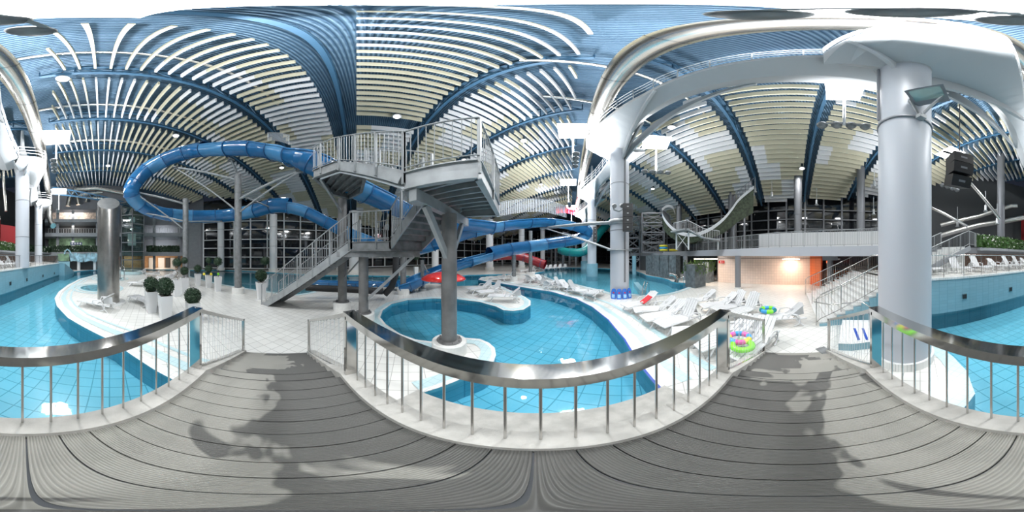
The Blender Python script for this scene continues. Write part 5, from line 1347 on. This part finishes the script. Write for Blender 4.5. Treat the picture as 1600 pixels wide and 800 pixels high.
for px, py in ((959, 321), (971, 321)): MB().cyl(P3(px, py, 9.1), P3(px + 1.5, py + 1, 8.9), .12, 12).obj('spotlight', 'galv', t)
# big hanging speaker: three stacked cabinets, lowest tilted
hs = thing('hanging_loudspeaker', 'large dark loudspeaker cluster hanging on a cable right of the thick column', 'loudspeaker', tuple(P3(1497, 275, 5.4)))
fc = AZ(1497); fwd = Vector((-sin(fc - .5), -cos(fc - .5), 0)); rt = Vector((-fwd.y, fwd.x, 0))
top = P3(1499, 252, 5.5)
cz = [(top, 0, .5), (top + V(0, 0, -.42) - fwd * .0, -.12, .5), (top + V(0, 0, -.86) - fwd * .12, -.34, .5)]
for k, (p, tl, hh) in enumerate(cz):
    up = (V(0, 0, 1) * cos(tl) + fwd * -sin(tl)).normalized(); f2 = (fwd * cos(tl) + V(0, 0, 1) * sin(tl)).normalized() * 1
    b = MB(); w2, d2_, h2 = .36, .32, .21
    vs = [p + rt * a * w2 * (1 if c < 0 else 1) + f2 * c * d2_ + up * e * h2 for a in (-1, 1) for c in (-1, 1) for e in (-1, 1)]
    b.add(vs, [(0, 1, 3, 2), (4, 6, 7, 5), (0, 4, 5, 1), (2, 3, 7, 6), (0, 2, 6, 4), (1, 5, 7, 3)], False); b.obj('cabinet', 'black', hs)
    b = MB(); q = p + f2 * (d2_ + .005); b.add([q - rt * .12 - up * .04, q + rt * .12 - up * .04, q + rt * .12 + up * .04, q - rt * .12 + up * .04], [(0, 1, 2, 3)]); b.obj('handle_recess', 'frame_grey', hs)
MB().cyl(top + V(0, 0, .2), P3(1500, 126, 4.9) + V(0, 0, .5), .02, 8).obj('suspension_cable', 'black', hs)
MB().beam(top + rt * .36 + V(0, 0, .25), top - rt * .6 + V(0, 0, .3), .06, .06).obj('rigging_bar', 'black', hs)
# floodlight on the thick column
fc = P3(1450, 149, 2.9); t = thing('floodlight', 'large grey floodlight clamped to the thick white column', 'floodlight', tuple(fc))
outd = Vector((fc.x - C1.x, fc.y - C1.y, 0)).normalized(); nrm = Vector((-fc.x, -fc.y, -(fc.z - CAMZ) * .9)).normalized(); rr = nrm.cross(V(0, 0, 1)).normalized(); rr = (rr * .95 + nrm.cross(rr) * .3).normalized(); upv = rr.cross(nrm).normalized()
if upv.z < 0: upv = -upv
def quadbox(b, c, a, u, n, wa, wu, dn): 
    vs = [c + a * sa * wa + u * su * wu + n * sn * dn for sa in (-1, 1) for su in (-1, 1) for sn in (-1, 1)]
    return b.add(vs, [(0, 1, 3, 2), (4, 6, 7, 5), (0, 4, 5, 1), (2, 3, 7, 6), (0, 2, 6, 4), (1, 5, 7, 3)], False)
b = MB(); quadbox(b, fc, rr, upv, nrm, .34, .28, .06); b.obj('housing', 'frame_grey', t)
b = MB(); quadbox(b, fc + nrm * .055 + upv * .05, rr, upv, nrm, .28, .18, .012); b.obj('lens', 'lens', t)
b = MB(); b.beam(fc - nrm * .05 - rr * .36, V(C1.x, C1.y, 6.15) + outd * .62, .05, .05); b.beam(fc - nrm * .05 + rr * .36, V(C1.x, C1.y, 6.15) + outd * .62, .05, .05); b.obj('yoke', 'galv_light', t)
b = MB(); b.box(V(C1.x, C1.y, 6.15) + outd * .66, (.16, .16, .14)); b.obj('clamp', 'galv_light', t)

# =================================================================== LAMPS
def pendant(px, py, label, left=True, d=None, r=.32, power=260):
    if d is None:
        d = 3.0
        for _ in range(40):
            x, y = PD(px, d); hz = (roof_z(x, y) - .15 - CAMZ); d = .6 * d + .4 * hz / tan(EL(py))
    p = P3(px, py, d)
    t = thing('pendant_lamp', label, 'lamp', tuple(p), 'round high-bay ceiling lamps')
    MB().lathe(p, [(.001, .62), (r * .5, .6), (r * .55, .2), (r * .95, .12), (r, -.02), (r * .9, -.05)], 28).obj('shade', 'steel', t)
    MB().lathe(p, [(.001, -.05), (r * .72, -.05), (r * .74, -.02)], 28).obj('lens', 'lamp_glow', t)
    MB().lathe(p, [(r * .78, -.055), (r * 1.02, -.055), (r * 1.05, .03)], 28).obj('rim', 'white_paint', t)
    MB().cyl(p + V(0, 0, .6), p + V(0, 0, 1.9), .02, 6).obj('stem', 'frame_grey', t)
    area(p + V(0, 0, -.12), r * 2, power, (1, .985, .96), p + V(0, 0, -3), spread=150)
for px, py, lab in ((98, 123, 'round ceiling lamp at the upper left, largest of its kind'), (275, 212, 'round ceiling lamp left above the blue loop'), (169, 259, 'round ceiling lamp between the baffles above the steel cylinder'), (620, 182, 'round ceiling lamp in the baffle gap above the stair tower'),
        (818, 220, 'round ceiling lamp right of the stair tower'), (1049, 199, 'round ceiling lamp right of the kickboard column'), (845, 288, 'round ceiling lamp above the turn of the blue slide'), (1020, 295, 'small round ceiling lamp low above the scaffold tower'),
        (725, 250, 'round ceiling lamp hidden behind the tower platform railing'), (440, 262, 'round ceiling lamp seen through the blue loop'), (1253, 263, 'round spot hanging from the pipe above the balcony'), (1420, 300, 'round ceiling lamp hidden behind the thick column')):
    pendant(px, py, lab, power=190)
for i, (px, py, d) in enumerate(((1206, 308, 15), (1276, 320, 15.5), (1365, 335, 15), (1366, 292, 12), (1496, 354, 14), (1540, 330, 13), (1558, 350, 13.5), (1180, 300, 16))):
    p = P3(px, py, d); t = thing('ceiling_spot', f'small grey downlight hanging over the balcony side, {ordinal(i + 1)} of the scattered ones', 'lamp', tuple(p), 'small hanging downlights')
    MB().lathe(p, [(.001, .5), (.1, .5), (.1, .1), (.2, 0), (.16, -.02), (.001, -.02)], 14).obj('shade', 'galv_light', t); MB().cyl(p + V(0, 0, .5), p + V(0, 0, 1.8), .03, 6).obj('stem', 'galv_light', t)

def uplight(x, y, zf, zp, label, rowang, size=1.6, power=1500, spr=165):
    t = thing('uplight_mast', label, 'light mast', (x, y, zf))
    ra = Vector((sin(rowang), cos(rowang), 0))
    MB().cyl((x, y, zf - .1), (x, y, zp), .06, 10).obj('pole', 'white_steel', t)
    MB().beam(V(x, y, zf) - ra * .95, V(x, y, zf) + ra * .95, .07, .07).obj('crossbar', 'galv', t)
    for k in range(4):
        c = V(x, y, zf) + ra * (-.83 + .55 * k) + V(ra.y, -ra.x, 0) * .16
        MB().lathe(c, [(.001, -.14), (.12, -.13), (.21, -.02), (.23, .08), (.2, .08)], 20).obj('floodlight', 'galv', t)
    b = MB(); b.box((x, y, zp), (size * 1.25, size * 1.25, .05), -rowang); b.obj('reflector_panel', 'reflector', t)
    area((x, y, zp - .06), size, power, (.97, .985, 1), (x, y, 0), 'SQUARE')  # added light sheet under the panel, stands in for the floodlights' bounce
    for k in (-1, 1): area(V(x, y, zf + .12) + ra * .55 * k + V(ra.y, -ra.x, 0) * .16, .4, power * UPF, (.97, .985, 1), V(x, y, zf + 5) + ra * .55 * k, spread=spr)
pw_ = 720; UPF = .72
uplight(.15, -.55, 9.6, 13.2, 'light mast hanging straight above the footbridge', radians(25), 1.1, pw_ * .8, 120)
uplight(-2.17, -10.9, 9.4, 12.5, 'bright reflector mast beside the duct over the channel', radians(12), 1.5, pw_)
uplight(2.3, 10.0, 9.4, 12.5, 'bright reflector mast beside the duct above the slide turn', radians(12), 1.5, pw_)
uplight(4.0, 20.0, 9.2, 12.5, 'reflector mast farther down the hall beside the gantry', radians(12), 1.6, pw_)
uplight(-4.65, -21.5, 8.7, 11.8, 'reflector mast in front of the atrium', radians(12), 1.6, pw_)
uplight(6.8, 31, 9.2, 12.5, 'reflector mast farthest down the hall', radians(12), 1.6, pw_)
uplight(5.75, -1.9, 9.0, 12.2, 'light mast with four lamps over the right deck', radians(14) , 1.1, pw_ * .22, 110)
uplight(7.5, -11.1, 8.6, 12.3, 'reflector mast right of the hanging loudspeaker', radians(12), 1.5, pw_)
uplight(7.7, 8.5, 9.0, 12.2, 'light mast with four lamps behind the kickboard column', radians(125), 1.5, pw_ * .5)
